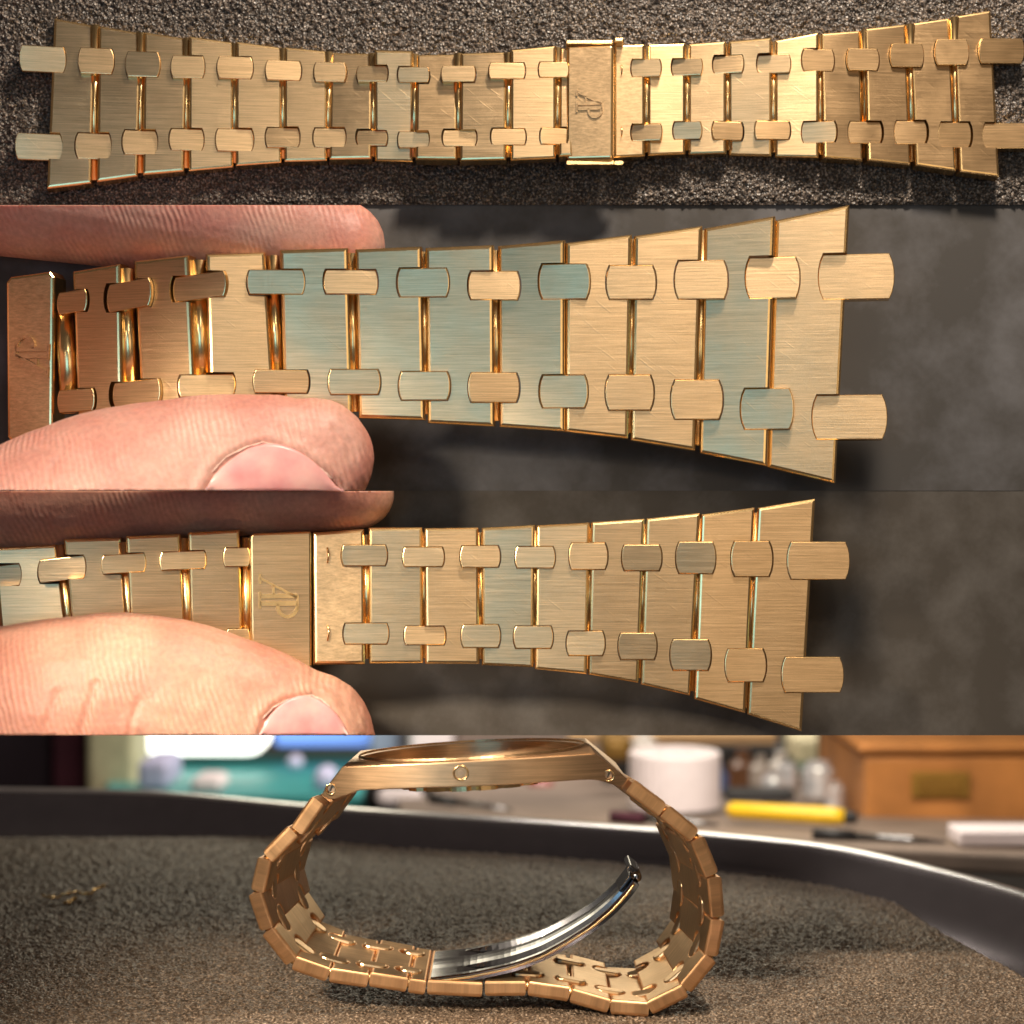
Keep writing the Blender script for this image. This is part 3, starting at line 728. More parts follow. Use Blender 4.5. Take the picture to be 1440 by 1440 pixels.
# right hand outline of the pad: warp columns so that the last column follows the cut edge
ey = np.array([e.y for e in edge_w][::-1]); ex = np.array([e.x for e in edge_w][::-1])
ey = np.concatenate([[-3.0], ey, [yb]]); ex = np.concatenate([[ex[0] + 0.3], ex, [ex[-1] - 0.6]])
XR = np.interp(Yg, ey, ex)
X = x0 + (X - x0) / (x1 - x0) * (XR - x0)
h = np.random.rand(ny, nx); h = (h + np.roll(h, 1, 0) + np.roll(h, 1, 1)) / 3 * 1.2 + np.random.rand(ny, nx) * 0.3
lowf = np.sin(X * 0.9 + 1.1) * np.cos(Yg * 0.7) * 0.03
Zg = Z0 + SL * Yg + 0.055 * (h - 0.75) + lowf * 0.4
Zg[-1, :] -= 0.25; Zg[:, -1] -= 0.25; Zg[-2, :] -= 0.03; Zg[:, -2] -= 0.03
foam4 = mesh_obj('foam_pad', grid_mesh('foam_pad', X, Yg, Zg, nx, ny), M_foam2); foam4['kind'] = 'structure'

# tray: outline of the rim found from the picture at rim height, then swept around
RIMH = 0.55
rim_px = [(-160, 1107), (0, 1111), (190, 1115), (300, 1123), (425, 1135), (600, 1148), (760, 1158), (885, 1167), (1020, 1178), (1170, 1195), (1320, 1228), (1440, 1262), (1540, 1300)]
rim = [ground_hit(a, b, RIMH) for a, b in rim_px]
print('rim', [tuple(round(c, 2) for c in e) for e in rim])
rim += [Vector((rim[-1].x + 0.5, 0, zf(0) + RIMH)), Vector((rim[-1].x + 0.4, -2.5, zf(-2.5) + RIMH)), Vector((rim[-1].x - 1.5, -4.0, zf(-4) + RIMH)), Vector((-15, -4.0, zf(-4) + RIMH)), Vector((-17, -2, zf(-2) + RIMH)), Vector((-17.5, 8, zf(8) + RIMH)), Vector((-16.8, 14, zf(14) + RIMH))]
M_tray = plain('grey_enamel_tray', (0.22, 0.20, 0.22), 0.25, 0.8, noise_amt=0.06)
M_rim = plain('worn_bright_rim', (0.90, 0.90, 0.94), 0.3, 1.0, noise_amt=0.08)  # shiny rim, colour lightened so its white highlight shows
def closed_smooth(pts, N=6):
    out = []; n = len(pts)
    for i in range(n):
        a, b, c, d = pts[i - 1], pts[i], pts[(i + 1) % n], pts[(i + 2) % n]
        for k in range(N):
            t = k / N; out.append(0.5 * ((2 * b) + (c - a) * t + (2 * a - 5 * b + 4 * c - d) * t * t + (3 * b - a - 3 * c + d) * t ** 3))
    return out
RS = closed_smooth(rim)
cen = Vector((-3, 4, 0))
tray = thing('metal_tray', 'dark grey metal tray with a bright rim under the brown foam pad', 'tray', (0, 4, zf(4) - 0.5))
bm = bmesh.new()
prof = [(1.06, -0.02), (1.03, 0.0), (1.0, -0.02), (0.985, -0.12), (0.965, -0.45), (0.93, -0.85), (0.0, -0.9)]   # scale about centre, height
rings = []
for s, dz in prof[:-1]:
    ring = []
    for p in RS:
        d = p - cen; q = cen + Vector((d.x, d.y, 0)).normalized() * (Vector((d.x, d.y, 0)).length - (1 - s) * 12)
        ring.append(bm.verts.new((q.x, q.y, zf(q.y) + RIMH + dz)))
    rings.append(ring)
n = len(RS)
for a in range(2, len(rings) - 1):
    for k in range(n): bm.faces.new((rings[a][k], rings[a][(k + 1) % n], rings[a + 1][(k + 1) % n], rings[a + 1][k]))
bm.faces.new(rings[-1])
bmesh.ops.delete(bm, geom=[v for v in bm.verts if not v.link_faces], context='VERTS')
bmesh.ops.recalc_face_normals(bm, faces=bm.faces)
to = bm_obj('tray_wall', bm, M_tray, tray, smooth=True)
bm = bmesh.new(); lip = []
for off, dz in ((-0.02, -0.07), (0.0, -0.02), (0.06, 0.02), (0.22, 0.035), (0.34, 0.015), (0.38, -0.06)):
    ring = []
    for p in RS:
        d = Vector((p.x - cen.x, p.y - cen.y, 0)); q = cen + d.normalized() * (d.length + off)
        ring.append(bm.verts.new((q.x, q.y, zf(q.y) + RIMH + dz)))
    lip.append(ring)
for a in range(len(lip) - 1):
    for k in range(n): bm.faces.new((lip[a][k], lip[a][(k + 1) % n], lip[a + 1][(k + 1) % n], lip[a + 1][k]))
bmesh.ops.recalc_face_normals(bm, faces=bm.faces)
bm_obj('rim', bm, M_rim, tray, smooth=True)

# ---------------- the watch
YC = 0.6
watch = thing('gold_watch', 'gold watch case without dial on its closed bracelet, standing on the brown foam', 'watch', (0.0, YC, zf(YC)))
M_in = [M_gold, M_side]
segs = [  # near-edge ends (px), width at start, width at end
    ((447, 1126), (417, 1168), 2.30, 2.22), ((412, 1169), (376, 1205), 2.22, 2.12), ((372, 1208), (361, 1253), 2.12, 2.02), ((358, 1257), (374, 1307), 2.02, 1.92),
    ((376, 1310), (409, 1353), 1.92, 1.82), ((413, 1355), (461, 1372), 1.82, 1.74), ((464, 1372), (517, 1380), 1.74, 1.66), ((520, 1378), (572, 1386), 1.66, 1.6), ((575, 1387), (598, 1390), 1.58, 1.55),
    ((601, 1389), (678, 1393), 1.58, 1.58), ((682, 1391), (739, 1391), 1.55, 1.58), ((743, 1391), (800, 1399), 1.58, 1.62), ((803, 1401), (856, 1416), 1.62, 1.68), ((859, 1417), (912, 1421), 1.68, 1.74),
    ((914, 1419), (964, 1394), 1.74, 1.82), ((965, 1391), (1000, 1348), 1.82, 1.92), ((1001, 1344), (1010, 1294), 1.92, 2.02), ((1010, 1289), (1005, 1234), 2.02, 2.12), ((1002, 1230), (981, 1180), 2.12, 2.2),
    ((977, 1175), (935, 1141), 2.2, 2.25), ((932, 1139), (886, 1105), 2.25, 2.30)]
TH = 0.22
cpt = Vector((-0.3, 0, -5.3))
def seg_frame(s):
    (a, b, w0, w1) = s
    p0 = P(a[0], a[1], YC - w0 / 2); p1 = P(b[0], b[1], YC - w1 / 2)
    p0.y = p1.y = YC
    return p0, p1, w0, w1
def place(me, p0, p1, name, mats, parent, shift=0.0, near_w=0.0, across=0.0):
    u = (p1 - p0).normalized(); v = Vector((0, 1, 0)); nrm = u.cross(v)     # direction perpendicular to the band
    mid = (p0 + p1) / 2
    inn = (cpt - mid); inn.y = 0
    if nrm.dot(inn) < 0: nrm = -nrm
    lean = 0.17 * abs(nrm.x)
    v = (v + nrm * lean).normalized(); n2 = u.cross(v)
    nrm = n2 if n2.dot(nrm) > 0 else -n2
    mid = mid + v * (near_w / 2) - Vector((0, near_w / 2, 0))      # hinge about the near edge
    mid = mid + v * across
    # local x->u, local z->v, local -y -> inward
    M = Matrix((( u.x, -nrm.x, v.x, mid.x + nrm.x * shift), (u.y, -nrm.y, v.y, mid.y + nrm.y * shift), (u.z, -nrm.z, v.z, mid.z + nrm.z * shift), (0, 0, 0, 1)))
    o = mesh_obj(name, me, mats, parent); o.matrix_parent_inverse = Matrix.Identity(4)
    o.matrix_world = M
    o.matrix_parent_inverse = Matrix.Translation(-parent.location); o.matrix_basis = M
    return o
def stadium(L, h, n=6):
    r = h / 2; pts = []
    for k in range(n + 1): a = -math.pi / 2 + math.pi * k / n; pts.append((L / 2 - r + r * math.cos(a), r * math.sin(a)))
    for k in range(n + 1): a = math.pi / 2 + math.pi * k / n; pts.append((-L / 2 + r + r * math.cos(a), r * math.sin(a)))
    return pts
for i, s in enumerate(segs):
    p0, p1, w0, w1 = seg_frame(s); L = (p1 - p0).length + 0.005
    nh = 0.112
    nd = min(0.20, L * 0.38)
    def side(x, w, sgn):
        pts = []
        for cv in (-0.27, 0.27):
            c = cv * w
            for k in range(7):
                a = -math.pi / 2 + math.pi * k / 6
                pts.append((x - sgn * (nd - nh + nh * math.cos(a)) if abs(a) < 1.57 else x - sgn * (nd - nh), c + nh * math.sin(a)))
            pts_k = pts[-7:]; pts = pts[:-7] + [(x, c - nh)] + pts_k + [(x, c + nh)]
        return pts
    if i in (8, 9):
        out = [(-L / 2, -w0 / 2), (L / 2, -w1 / 2), (L / 2, w1 / 2), (-L / 2, w0 / 2)]
    else:
        out = [(-L / 2, -w0 / 2), (L / 2, -w1 / 2)] + side(L / 2, w1, 1) + [(L / 2, w1 / 2), (-L / 2, w0 / 2)] + side(-L / 2, w0, -1)[::-1]
    me = plate_mesh('link', out, TH, 0.035, 3, back_bevel=0.06)
    nm = 'link' if i != 9 else 'clasp_cover'
    o = place(me, p0, p1, nm, [M_gold, M_side], watch, TH / 2, (w0 + w1) / 2)
    if i < len(segs) - 1:
        q0, q1, v0, v1 = seg_frame(segs[i + 1])
        if i in (8, 9): continue
        j = (p1 + q0) / 2; d = ((p1 - p0).normalized() + (q1 - q0).normalized()).normalized()
        for cv in (-0.27, 0.27):
            ln = 0.43 if i not in (7,) else 0.32
            cm = plate_mesh('connector', stadium(ln, 0.195), TH * 0.9, 0.03, 2, back_bevel=0.03)
            co = place(cm, j - d * ln / 2, j + d * ln / 2, 'connector', [M_gold, M_gold], watch, TH / 2 + 0.03, w1, cv * w1)
        # pin through the joint
        dn = Vector((-d.z, 0, d.x)); dn = dn if dn.dot(cpt - j) > 0 else -dn
        dn = Vector((0, 1, 0)) + dn * 0.17 * abs(dn.x)
        jn = j - Vector((0, w1 / 2, 0))
        tube('pin', [jn + dn * 0.08, jn + dn * (w1 - 0.08)], 0.055, M_pol, watch, 8)

# case: side profile lofted across with bowed flanks, dial opening and screw holes cut out
YN = YC - 1.75
pairs_px = [((449, 1118), (447, 1124)), ((455, 1110), (458, 1129)), ((463, 1100), (468, 1128)), ((478, 1081), (488, 1120)), ((492, 1080), (504, 1114)), ((540, 1077), (546, 1111)), ((600, 1073.5), (600, 1108)),
            ((660, 1070), (660, 1106)), ((720, 1067), (720, 1103.5)), ((780, 1064), (780, 1100.5)), ((822, 1062.5), (815, 1099)), ((838, 1062), (833, 1099)), ((850, 1071.5), (846, 1101)), ((866, 1084), (862, 1106)), ((880, 1095), (874, 1111)), ((886, 1100), (880, 1108))]
fp = []
for i in range(len(pairs_px) - 1):
    a, b = pairs_px[i], pairs_px[i + 1]
    for k in range(3):
        t = k / 3; fp.append(tuple((a[m][0] + (b[m][0] - a[m][0]) * t, a[m][1] + (b[m][1] - a[m][1]) * t) for m in (0, 1)))
fp.append(pairs_px[-1])
st_ = [(P(*a, YN), P(*b, YN)) for a, b in fp]
xl_, xr_ = st_[0][1].x, st_[-1][0].x
xc = (xl_ + xr_) / 2; hl = (xr_ - xl_) / 2
def hw(x): return 1.75 - 0.50 * min(1, abs((x - xc) / hl)) ** 2.4
bm = bmesh.new()
TILT = 0.062
NS = 13
def cv(p, v):
    y = YC + v * hw(p.x); return (p.x, y, p.z - TILT * (y - YN))
top = [[bm.verts.new(cv(a, -1 + 2 * k / (NS - 1))) for a, b in st_] for k in range(NS)]
bot = [[bm.verts.new(cv(b, -1 + 2 * k / (NS - 1))) for a, b in st_] for k in range(NS)]
n_ = len(st_)
for k in range(NS - 1):
    for i in range(n_ - 1):
        bm.faces.new((top[k][i], top[k][i + 1], top[k + 1][i + 1], top[k + 1][i])); bm.faces.new((bot[k][i], bot[k + 1][i], bot[k + 1][i + 1], bot[k][i + 1]))
    for i in (0, n_ - 1): bm.faces.new((top[k][i], top[k + 1][i], bot[k + 1][i], bot[k][i]))
for k in (0, NS - 1):
    for i in range(n_ - 1): bm.faces.new((top[k][i], bot[k][i], bot[k][i + 1], top[k][i + 1]))
bmesh.ops.recalc_face_normals(bm, faces=bm.faces)
top_edges = [e for e in bm.edges if len(e.link_faces) == 2 and e.calc_face_angle(0) > R(40)]
bmesh.ops.bevel(bm, geom=top_edges, offset=0.022, segments=2, profile=0.5, affect='EDGES', clamp_overlap=True)
me = bpy.data.meshes.new('case'); bm.to_mesh(me); bm.free()
tmp = bpy.data.objects.new('tmp_case', me); C.objects.link(tmp)
cut = bmesh.new()
up = Vector((math.sin(R(-3)) , 0.0, 1)).normalized(); up = Vector((-0.053, TILT, 1)).normalized()
mid_top = P(660, 1070, YN); mid_top = Vector((mid_top.x, YC, mid_top.z - TILT * (YC - YN)))
rot = up.to_track_quat('Z', 'Y').to_matrix().to_4x4()
bmesh.ops.create_cone(cut, cap_ends=True, segments=72, radius1=1.58, radius2=1.61, depth=1.6, matrix=Matrix.Translation(mid_top) @ rot)
HO = []
for px, py, r in ((465, 1110, 0.060), (648, 1087, 0.085), (856, 1091, 0.062)):
    x = P(px, py, YN).x
    yy = YC - hw(x); pt = P(px, py, yy)
    HO.append((pt, r))
    if px == 648: continue
    bmesh.ops.create_cone(cut, cap_ends=True, segments=20, radius1=r, radius2=r, depth=0.28, matrix=Matrix.Translation(pt) @ Matrix.Rotation(R(90), 4, 'X'))
cme = bpy.data.meshes.new('cut'); cut.to_mesh(cme); cut.free()
cob = bpy.data.objects.new('tmp_cut', cme); C.objects.link(cob)
md = tmp.modifiers.new('b', 'BOOLEAN'); md.operation = 'DIFFERENCE'; md.solver = 'EXACT'; md.object = cob
dg = bpy.context.evaluated_depsgraph_get(); dg.update()
me2 = bpy.data.meshes.new_from_object(tmp.evaluated_get(dg))
bpy.data.objects.remove(tmp); bpy.data.objects.remove(cob)
me2.materials.clear(); set_uv(me2)
for p_ in me2.polygons: p_.use_smooth = True
me2.set_sharp_from_angle(angle=R(14))
M_case = brushed('brushed_rose_gold_case', (0.80, 0.52, 0.29), 0.36, aniso=0.3, bump=0.05, sx=1.0, sy=60, scratch=False)
case = mesh_obj('case', me2, [M_case], watch)
# screws in the holes
M_case_pol = plain('screw_gold', (0.80, 0.55, 0.34), 0.35, 1.0)
for k, (pt, r) in enumerate(HO):
    bm = bmesh.new()
    bmesh.ops.create_cone(bm, cap_ends=True, segments=18, radius1=r * (0.92 if k != 1 else 0.5), radius2=r * (0.86 if k != 1 else 0.5), depth=0.06, matrix=Matrix.Translation(pt + Vector((0, 0.10 if k != 1 else 0.026, 0))) @ Matrix.Rotation(R(90), 4, 'X'))
    so = bm_obj('screw', bm, M_case_pol, watch)
    bm = bmesh.new()
    bmesh.ops.create_cube(bm, size=1, matrix=Matrix.Translation(pt + Vector((0, 0.068 if k != 1 else -0.002, 0))) @ Matrix.Rotation(R(20), 4, 'Y') @ Matrix.Diagonal((r * (0.3 if k != 1 else 0.12), 0.01, r * (1.3 if k != 1 else 0.6), 1)))
    bm_obj('screw_slot', bm, M_dark if k != 1 else M_case_pol, so)
    # chamfer ring around the hole
    ringp = [pt + Vector((math.cos(a), 0, math.sin(a))) * (r + 0.01) + Vector((0, -0.002, 0)) for a in [2 * math.pi * q / 20 for q in range(21)]]
    tube('hole_ring', ringp, 0.012 if k != 1 else 0.014, M_pol, watch, 6, caps=False)
# bezel: slim ring round the opening
bm = bmesh.new()
oc = []
bc = mid_top + up * 0.03
ux = Vector((1, 0, 0.053)).normalized(); uy = up.cross(ux).normalized()
for r0, dz in ((1.612, -0.02), (1.612, 0.010)):
    oc.append([bm.verts.new(bc + (ux * math.cos(a) + uy * math.sin(a)) * r0 + up * dz) for a in [2 * math.pi * (k + 0.0) / 64 for k in range(64)]])
for r0, dz in ((1.625, 0.010), (1.64, -0.02)):
    oc.append([bm.verts.new(bc + (ux * math.cos(a) + uy * math.sin(a)) * r0 + up * dz) for a in [2 * math.pi * k / 64 for k in range(64)]])
for a in range(4):
    for k in range(64): bm.faces.new((oc[a][k], oc[a][(k + 1) % 64], oc[(a + 1) % 4][(k + 1) % 64], oc[(a + 1) % 4][k]))
bmesh.ops.recalc_face_normals(bm, faces=bm.faces)
me = bpy.data.meshes.new('bezel'); bm.to_mesh(me); bm.free(); set_uv(me, (0, 1))
mesh_obj('bezel', me, [M_gold], watch)
# toothed case back ring showing under the flank
bm = bmesh.new()
bb = mid_top - up * 0.30 + Vector((0.0, -0.35, -0.02))
rr = []
for dz in (-0.10, 0.10):
    rr.append([bm.verts.new(bb + (ux * math.cos(2 * math.pi * k / 96) + uy * math.sin(2 * math.pi * k / 96)) * (1.02 if (k // 2) % 3 else 0.95) + up * dz) for k in range(96)])
for k in range(96): bm.faces.new((rr[0][k], rr[0][(k + 1) % 96], rr[1][(k + 1) % 96], rr[1][k]))
bmesh.ops.recalc_face_normals(bm, faces=bm.faces)
bm_obj('caseback_ring', bm, M_pol, watch)

# folding blade of the clasp, dark polished metal with two grooves
near = [(606, 1377), (660, 1371), (720, 1358), (762, 1343), (800, 1322), (834, 1300), (862, 1276), (882, 1254), (892, 1240)]
wd = [1.46, 1.44, 1.40, 1.34, 1.26, 1.18, 1.10, 1.02, 0.96]
blade = []
for (a, w_) in zip(near, wd):
    p = P(a[0], a[1], YC - w_ / 2); blade.append((Vector((p.x, YC, p.z)), w_))
fine = []
for i in range(len(blade) - 1):
    for k in range(6): fine.append((blade[i][0].lerp(blade[i + 1][0], k / 6), blade[i][1] + (blade[i + 1][1] - blade[i][1]) * k / 6))
fine.append(blade[-1])
for _ in range(3):
    fine = [fine[0]] + [((fine[i - 1][0] + fine[i][0] * 2 + fine[i + 1][0]) / 4, fine[i][1]) for i in range(1, len(fine) - 1)] + [fine[-1]]
# cross-section heights: edge rail, groove, centre rib, groove, edge rail
def section(t):
    g = min(1, max(0, (t - 0.10) / 0.10)) * min(1, max(0, (1.0 - t) / 0.05))
    return [(-1.0, -0.09), (-1.0, 0.0), (-0.96, 0.02), (-0.84, 0.02), (-0.78, 0.02 - 0.085 * g), (-0.42, 0.02 - 0.085 * g), (-0.36, 0.02), (-0.12, 0.025), (0.12, 0.025), (0.36, 0.02), (0.42, 0.02 - 0.085 * g), (0.78, 0.02 - 0.085 * g), (0.84, 0.02), (0.96, 0.02), (1.0, 0.0), (1.0, -0.09)]
bm = bmesh.new(); rings = []
for i, (p, w_) in enumerate(fine):
    t = (fine[min(i + 1, len(fine) - 1)][0] - fine[max(i - 1, 0)][0]).normalized(); nr = Vector((-t.z, 0, t.x))
    rings.append([bm.verts.new(p + Vector((0, v * w_ / 2, 0)) + nr * hh) for v, hh in section(i / (len(fine) - 1))])
for i in range(len(rings) - 1):
    m = len(rings[0])
    for k in range(m): bm.faces.new((rings[i][k], rings[i][(k + 1) % m], rings[i + 1][(k + 1) % m], rings[i + 1][k]))
bm.faces.new(rings[0]); bm.faces.new(rings[-1][::-1])
bmesh.ops.recalc_face_normals(bm, faces=bm.faces)
bl = bm_obj('clasp_blade', bm, M_steel, watch)
e = fine[-1][0]; tdir = (fine[-1][0] - fine[-3][0]).normalized(); nr = Vector((-tdir.z, 0, tdir.x))
tube('blade_edge', [p + Vector((0, -w_ / 2 - 0.004, -0.03)) for p, w_ in fine], 0.02, M_pol, bl, 6)
tube('hook_barrel', [e + tdir * 0.06 + Vector((0, -0.40, 0)), e + tdir * 0.06 + Vector((0, 0.40, 0))], 0.075, M_steel, bl, 12)
bm = bmesh.new()
bmesh.ops.create_cube(bm, size=1, matrix=Matrix.Translation(e + tdir * 0.10 + nr * 0.09) @ Matrix.Rotation(-math.atan2(tdir.z, tdir.x), 4, 'Y') @ Matrix.Diagonal((0.09, 0.72, 0.16, 1)))
bmesh.ops.bevel(bm, geom=list(bm.edges), offset=0.02, segments=2, profile=0.5, affect='EDGES')
bm_obj('hook', bm, M_steel, bl)
bm = bmesh.new()
bmesh.ops.create_cube(bm, size=1, matrix=Matrix.Translation(e - tdir * 0.12 + nr * 0.045) @ Matrix.Rotation(-math.atan2(tdir.z, tdir.x), 4, 'Y') @ Matrix.Diagonal((0.28, 0.62, 0.07, 1)))
bmesh.ops.bevel(bm, geom=list(bm.edges), offset=0.02, segments=2, profile=0.5, affect='EDGES')
bm_obj('hook_plate', bm, M_steel, bl)

# gold shaving on the foam
def shaving(px0, py0, px1, py1, seed):
    rnd = random.Random(seed); pts = []
    n = 26
    for k in range(n):
        t = k / (n - 1); q = ground_hit(px0 + (px1 - px0) * t, py0 + (py1 - py0) * t + 2.5 * math.sin(t * 5))
        pts.append(q + Vector((rnd.uniform(-.012, .012), rnd.uniform(-.05, .05), 0.08 + 0.05 * rnd.random())))
    return pts
sv = thing('gold_shaving', 'thin crooked thread of gold swarf lying on the brown foam', 'shaving', ground_hit(100, 1265))
tube('thread', shaving(60, 1268, 112, 1265, 1), 0.024, M_pol, sv, 5)
tube('thread', shaving(112, 1265, 147, 1257, 2), 0.030, M_pol, sv, 5)
tube('thread', shaving(90, 1277, 106, 1274, 3), 0.030, M_pol, sv, 5)

# ================================================================== workshop behind the tray
def solid(name, label, cat, px0, py0, px1, py1, y, depth, mat, bev=0.1, shear=0.0, rz=0):
    """rounded block whose front fills the pixel rectangle at distance y"""
    a = P(px0, py0, y); b = P(px1, py1, y)
    bm = bmesh.new()
    bmesh.ops.create_cube(bm, size=1, matrix=Matrix.Diagonal((abs(b.x - a.x), depth, abs(a.z - b.z), 1)))
    bmesh.ops.bevel(bm, geom=list(bm.edges), offset=bev, segments=3, profile=0.5, affect='EDGES', clamp_overlap=True)
    o = bm_obj(name, bm, mat, None, ((a.x + b.x) / 2, y + depth / 2, (a.z + b.z) / 2))
    o.rotation_euler.z = R(rz)
    if label: tag(o, label, cat)
    return o
def lathe(name, label, cat, cx, base, prof, mat, n=40):
    bm = bmesh.new(); rings = []
    for r, z in prof: rings.append([bm.verts.new((r * math.cos(2 * math.pi * k / n), r * math.sin(2 * math.pi * k / n), z)) for k in range(n)])
    for i in range(len(rings) - 1):
        for k in range(n): bm.faces.new((rings[i][k], rings[i][(k + 1) % n], rings[i + 1][(k + 1) % n], rings[i + 1][k]))
    bm.faces.new(rings[0][::-1]); bm.faces.new(rings[-1])
    bmesh.ops.recalc_face_normals(bm, faces=bm.faces)
    o = bm_obj(name, bm, mat, None, base, smooth=False)
    return tag(o, label, cat)

BZ = None
M_bench = plain('worn_bench_wood', (0.20, 0.15, 0.12), 0.6, noise_amt=0.3, nscale=0.5)
M_wood = plain('orange_wood', (0.42, 0.17, 0.045), 0.45, noise_amt=0.25, nscale=0.6)
M_brass = plain('aged_brass', (0.45, 0.27, 0.06), 0.4, 0.8)
M_white = plain('white_paper', (0.74, 0.66, 0.68), 0.7, noise_amt=0.04)
M_yellow = plain('yellow_plastic', (0.80, 0.50, 0.02), 0.35, noise_amt=0.05)
M_black = plain('black_plastic', (0.012, 0.011, 0.012), 0.5)
M_cream = plain('cream_paint', (0.52, 0.47, 0.30), 0.6)
M_maroon = plain('maroon_cloth', (0.060, 0.010, 0.022), 0.9, noise_amt=0.3, nscale=1.0)
M_navy = plain('dark_purple_cloth', (0.014, 0.006, 0.012), 0.9)
M_teal = plain('teal_cutting_mat', (0.03, 0.26, 0.26), 0.5, noise_amt=0.2, nscale=1.0)
M_lav = plain('lavender_plastic', (0.50, 0.50, 0.72), 0.5)
M_glass = plain('clear_glassware', (0.75, 0.75, 0.78), 0.08, 0.6)
M_lamp = plain('lamp_diffuser', (0.9, 0.9, 0.85), 0.5, emit=(1.0, 0.97, 0.85), estr=3.0)
M_screen = plain('lit_screen', (0.1, 0.2, 0.6), 0.4, emit=(0.22, 0.42, 1.0), estr=0.9)
M_tan = plain('tan_wood', (0.45, 0.28, 0.13), 0.6)
M_bluegrey = plain('blue_grey_paint', (0.30, 0.36, 0.50), 0.6)

# bench right: top slab whose front edge runs across the picture
def slab(name, label, cat, quad, thick, mat, kind=None):
    bm = bmesh.new()
    t = [bm.verts.new(v) for v in quad]; b = [bm.verts.new(Vector(v) - Vector((0, 0, thick))) for v in quad]
    bm.faces.new(t); bm.faces.new(b[::-1])
    for i in range(4): bm.faces.new((t[i], b[i], b[(i + 1) % 4], t[(i + 1) % 4]))
    bmesh.ops.recalc_face_normals(bm, faces=bm.faces)
    bmesh.ops.bevel(bm, geom=list(bm.edges), offset=0.1, segments=2, profile=0.5, affect='EDGES', clamp_overlap=True)
    o = bm_obj(name, bm, mat)
    if kind: o['kind'] = kind
    else: tag(o, label, cat)
    return o
slab('workbench', 'brown workbench top behind the tray, carrying the wooden box', 'workbench',
     [P(560, 1158, 22), P(1640, 1212, 15), P(1640, 1095, 52), P(560, 1085, 52)], 0.5, M_bench)
slab('workbench', 'teal covered workbench beneath the bright lamp', 'workbench',
     [P(150, 1118, 38), P(560, 1122, 36), P(560, 1062, 80), P(150, 1062, 80)], 0.6, M_teal)
solid('paper_strip', 'white paper strip along the front of the workbench', 'paper', 1350, 1170, 1700, 1190, 17.5, 1.2, M_white, 0.05)  # pale strip added as the bench's light front edge
# floor and back wall of the room
fl = slab('room_floor', '', '', [Vector((-60, 14, -19)), Vector((60, 14, -19)), Vector((60, 90, -19)), Vector((-60, 90, -19))], 0.4, plain('dark_floor', (0.05, 0.045, 0.04), 0.7), 'structure')
wl = slab('room_wall', '', '', [Vector((-60, 90, 6)), Vector((60, 90, 6)), Vector((60, 91, 6)), Vector((-60, 91, 6))], 26, plain('shadowed_wall', (0.10, 0.09, 0.085), 0.8), 'structure')  # wall colour is a dark warm grey

# white roll of paper
q = P(955, 1143, 26); rad = (P(1021, 1143, 26).x - P(889, 1143, 26).x) / 2; hh = P(0, 1066, 26).z - q.z
lathe('paper_roll', 'white paper roll standing on the workbench right of the watch', 'roll', 0, (q.x, 26 + rad, q.z),
      [(rad * .3, 0), (rad, 0), (rad, hh * .97), (rad * .97, hh), (rad * .42, hh), (rad * .40, hh * .97), (rad * .40, hh * .5)], M_white)
# yellow marker with dark cap
pa = P(1022, 1139, 23); pb = P(1188, 1149, 22)
mk = thing('yellow_knife', 'yellow plastic craft knife lying before the wooden box', 'knife', pa)
tube('handle', [pa, pa.lerp(pb, .05), pa.lerp(pb, .9), pb], [0.12, 0.23, 0.25, 0.20], M_yellow, mk, 14)
tube('cap', [pb, pb + (pb - pa) * 0.10], [0.19, 0.16], M_black, mk, 14)
# wooden box with brass plate
bx = thing('wooden_box', 'orange wooden box with a brass plate on its front', 'box', P(1330, 1165, 27))
def blk(name, px0, py0, px1, py1, y, depth, mat, parent, bev=0.08):
    o = solid(name, None, None, px0, py0, px1, py1, y, depth, mat, bev); setup_parent(o, parent); return o
blk('box_body', 1216, 1062, 1600, 1166, 27, 7.5, M_wood, bx, 0.15)
blk('lid', 1208, 1046, 1620, 1060, 26.8, 8.2, M_wood, bx, 0.15)
pl = blk('plate', 1282, 1086, 1364, 1122, 26.86, 0.12, M_brass, bx, 0.04)
blk('plate_field', 1292, 1094, 1354, 1114, 26.78, 0.10, plain('dark_brass', (0.30, 0.16, 0.03), 0.5, 0.6), pl, 0.03)
# clutter
solid('tool_rack', 'black tool rack at the back of the workbench behind the paper roll', 'rack', 850, 1050, 1118, 1112, 44, 3, M_black, 0.3)
solid('wooden_rail', 'tan wooden rail above the black tool rack', 'rail', 800, 1030, 1092, 1047, 43, 1.2, M_tan, 0.1)
solid('cream_card', 'cream card box standing between the tool rack and wooden box', 'box', 1120, 1040, 1180, 1076, 41, 3, M_cream, 0.2)
solid('green_pot', 'dark green pot under the cream card box', 'pot', 1122, 1078, 1176, 1104, 40, 3, plain('dark_green', (0.02, 0.08, 0.06), 0.4), 0.4)
solid('dark_case', 'dark brown case tucked beside the wooden box', 'case', 1176, 1036, 1232, 1130, 34, 4, plain('dark_brown', (0.10, 0.055, 0.022), 0.6), 0.3)
for k, (px, py, r) in enumerate(((1088, 1120, .42), (1150, 1112, .5), (1170, 1128, .38), (1118, 1108, .35))):
    q = P(px, py + 10, 29)
    lathe('glass_jar', ['small clear jar nearest the paper roll', 'tallest clear jar in the clutter before the wooden box', 'small clear jar just above the end of the yellow knife', 'small clear jar farther back under the green pot'][k], 'jar', 0, (q.x, 29 + (1.5 if k == 3 else 0), q.z),
          [(r * .8, 0), (r, .1), (r, .9 * r * 2), (r * .7, 2 * r), (r * .7, 2.3 * r), (r * .2, 2.35 * r)], M_glass, 20)['group'] = 'glass jars on the workbench'
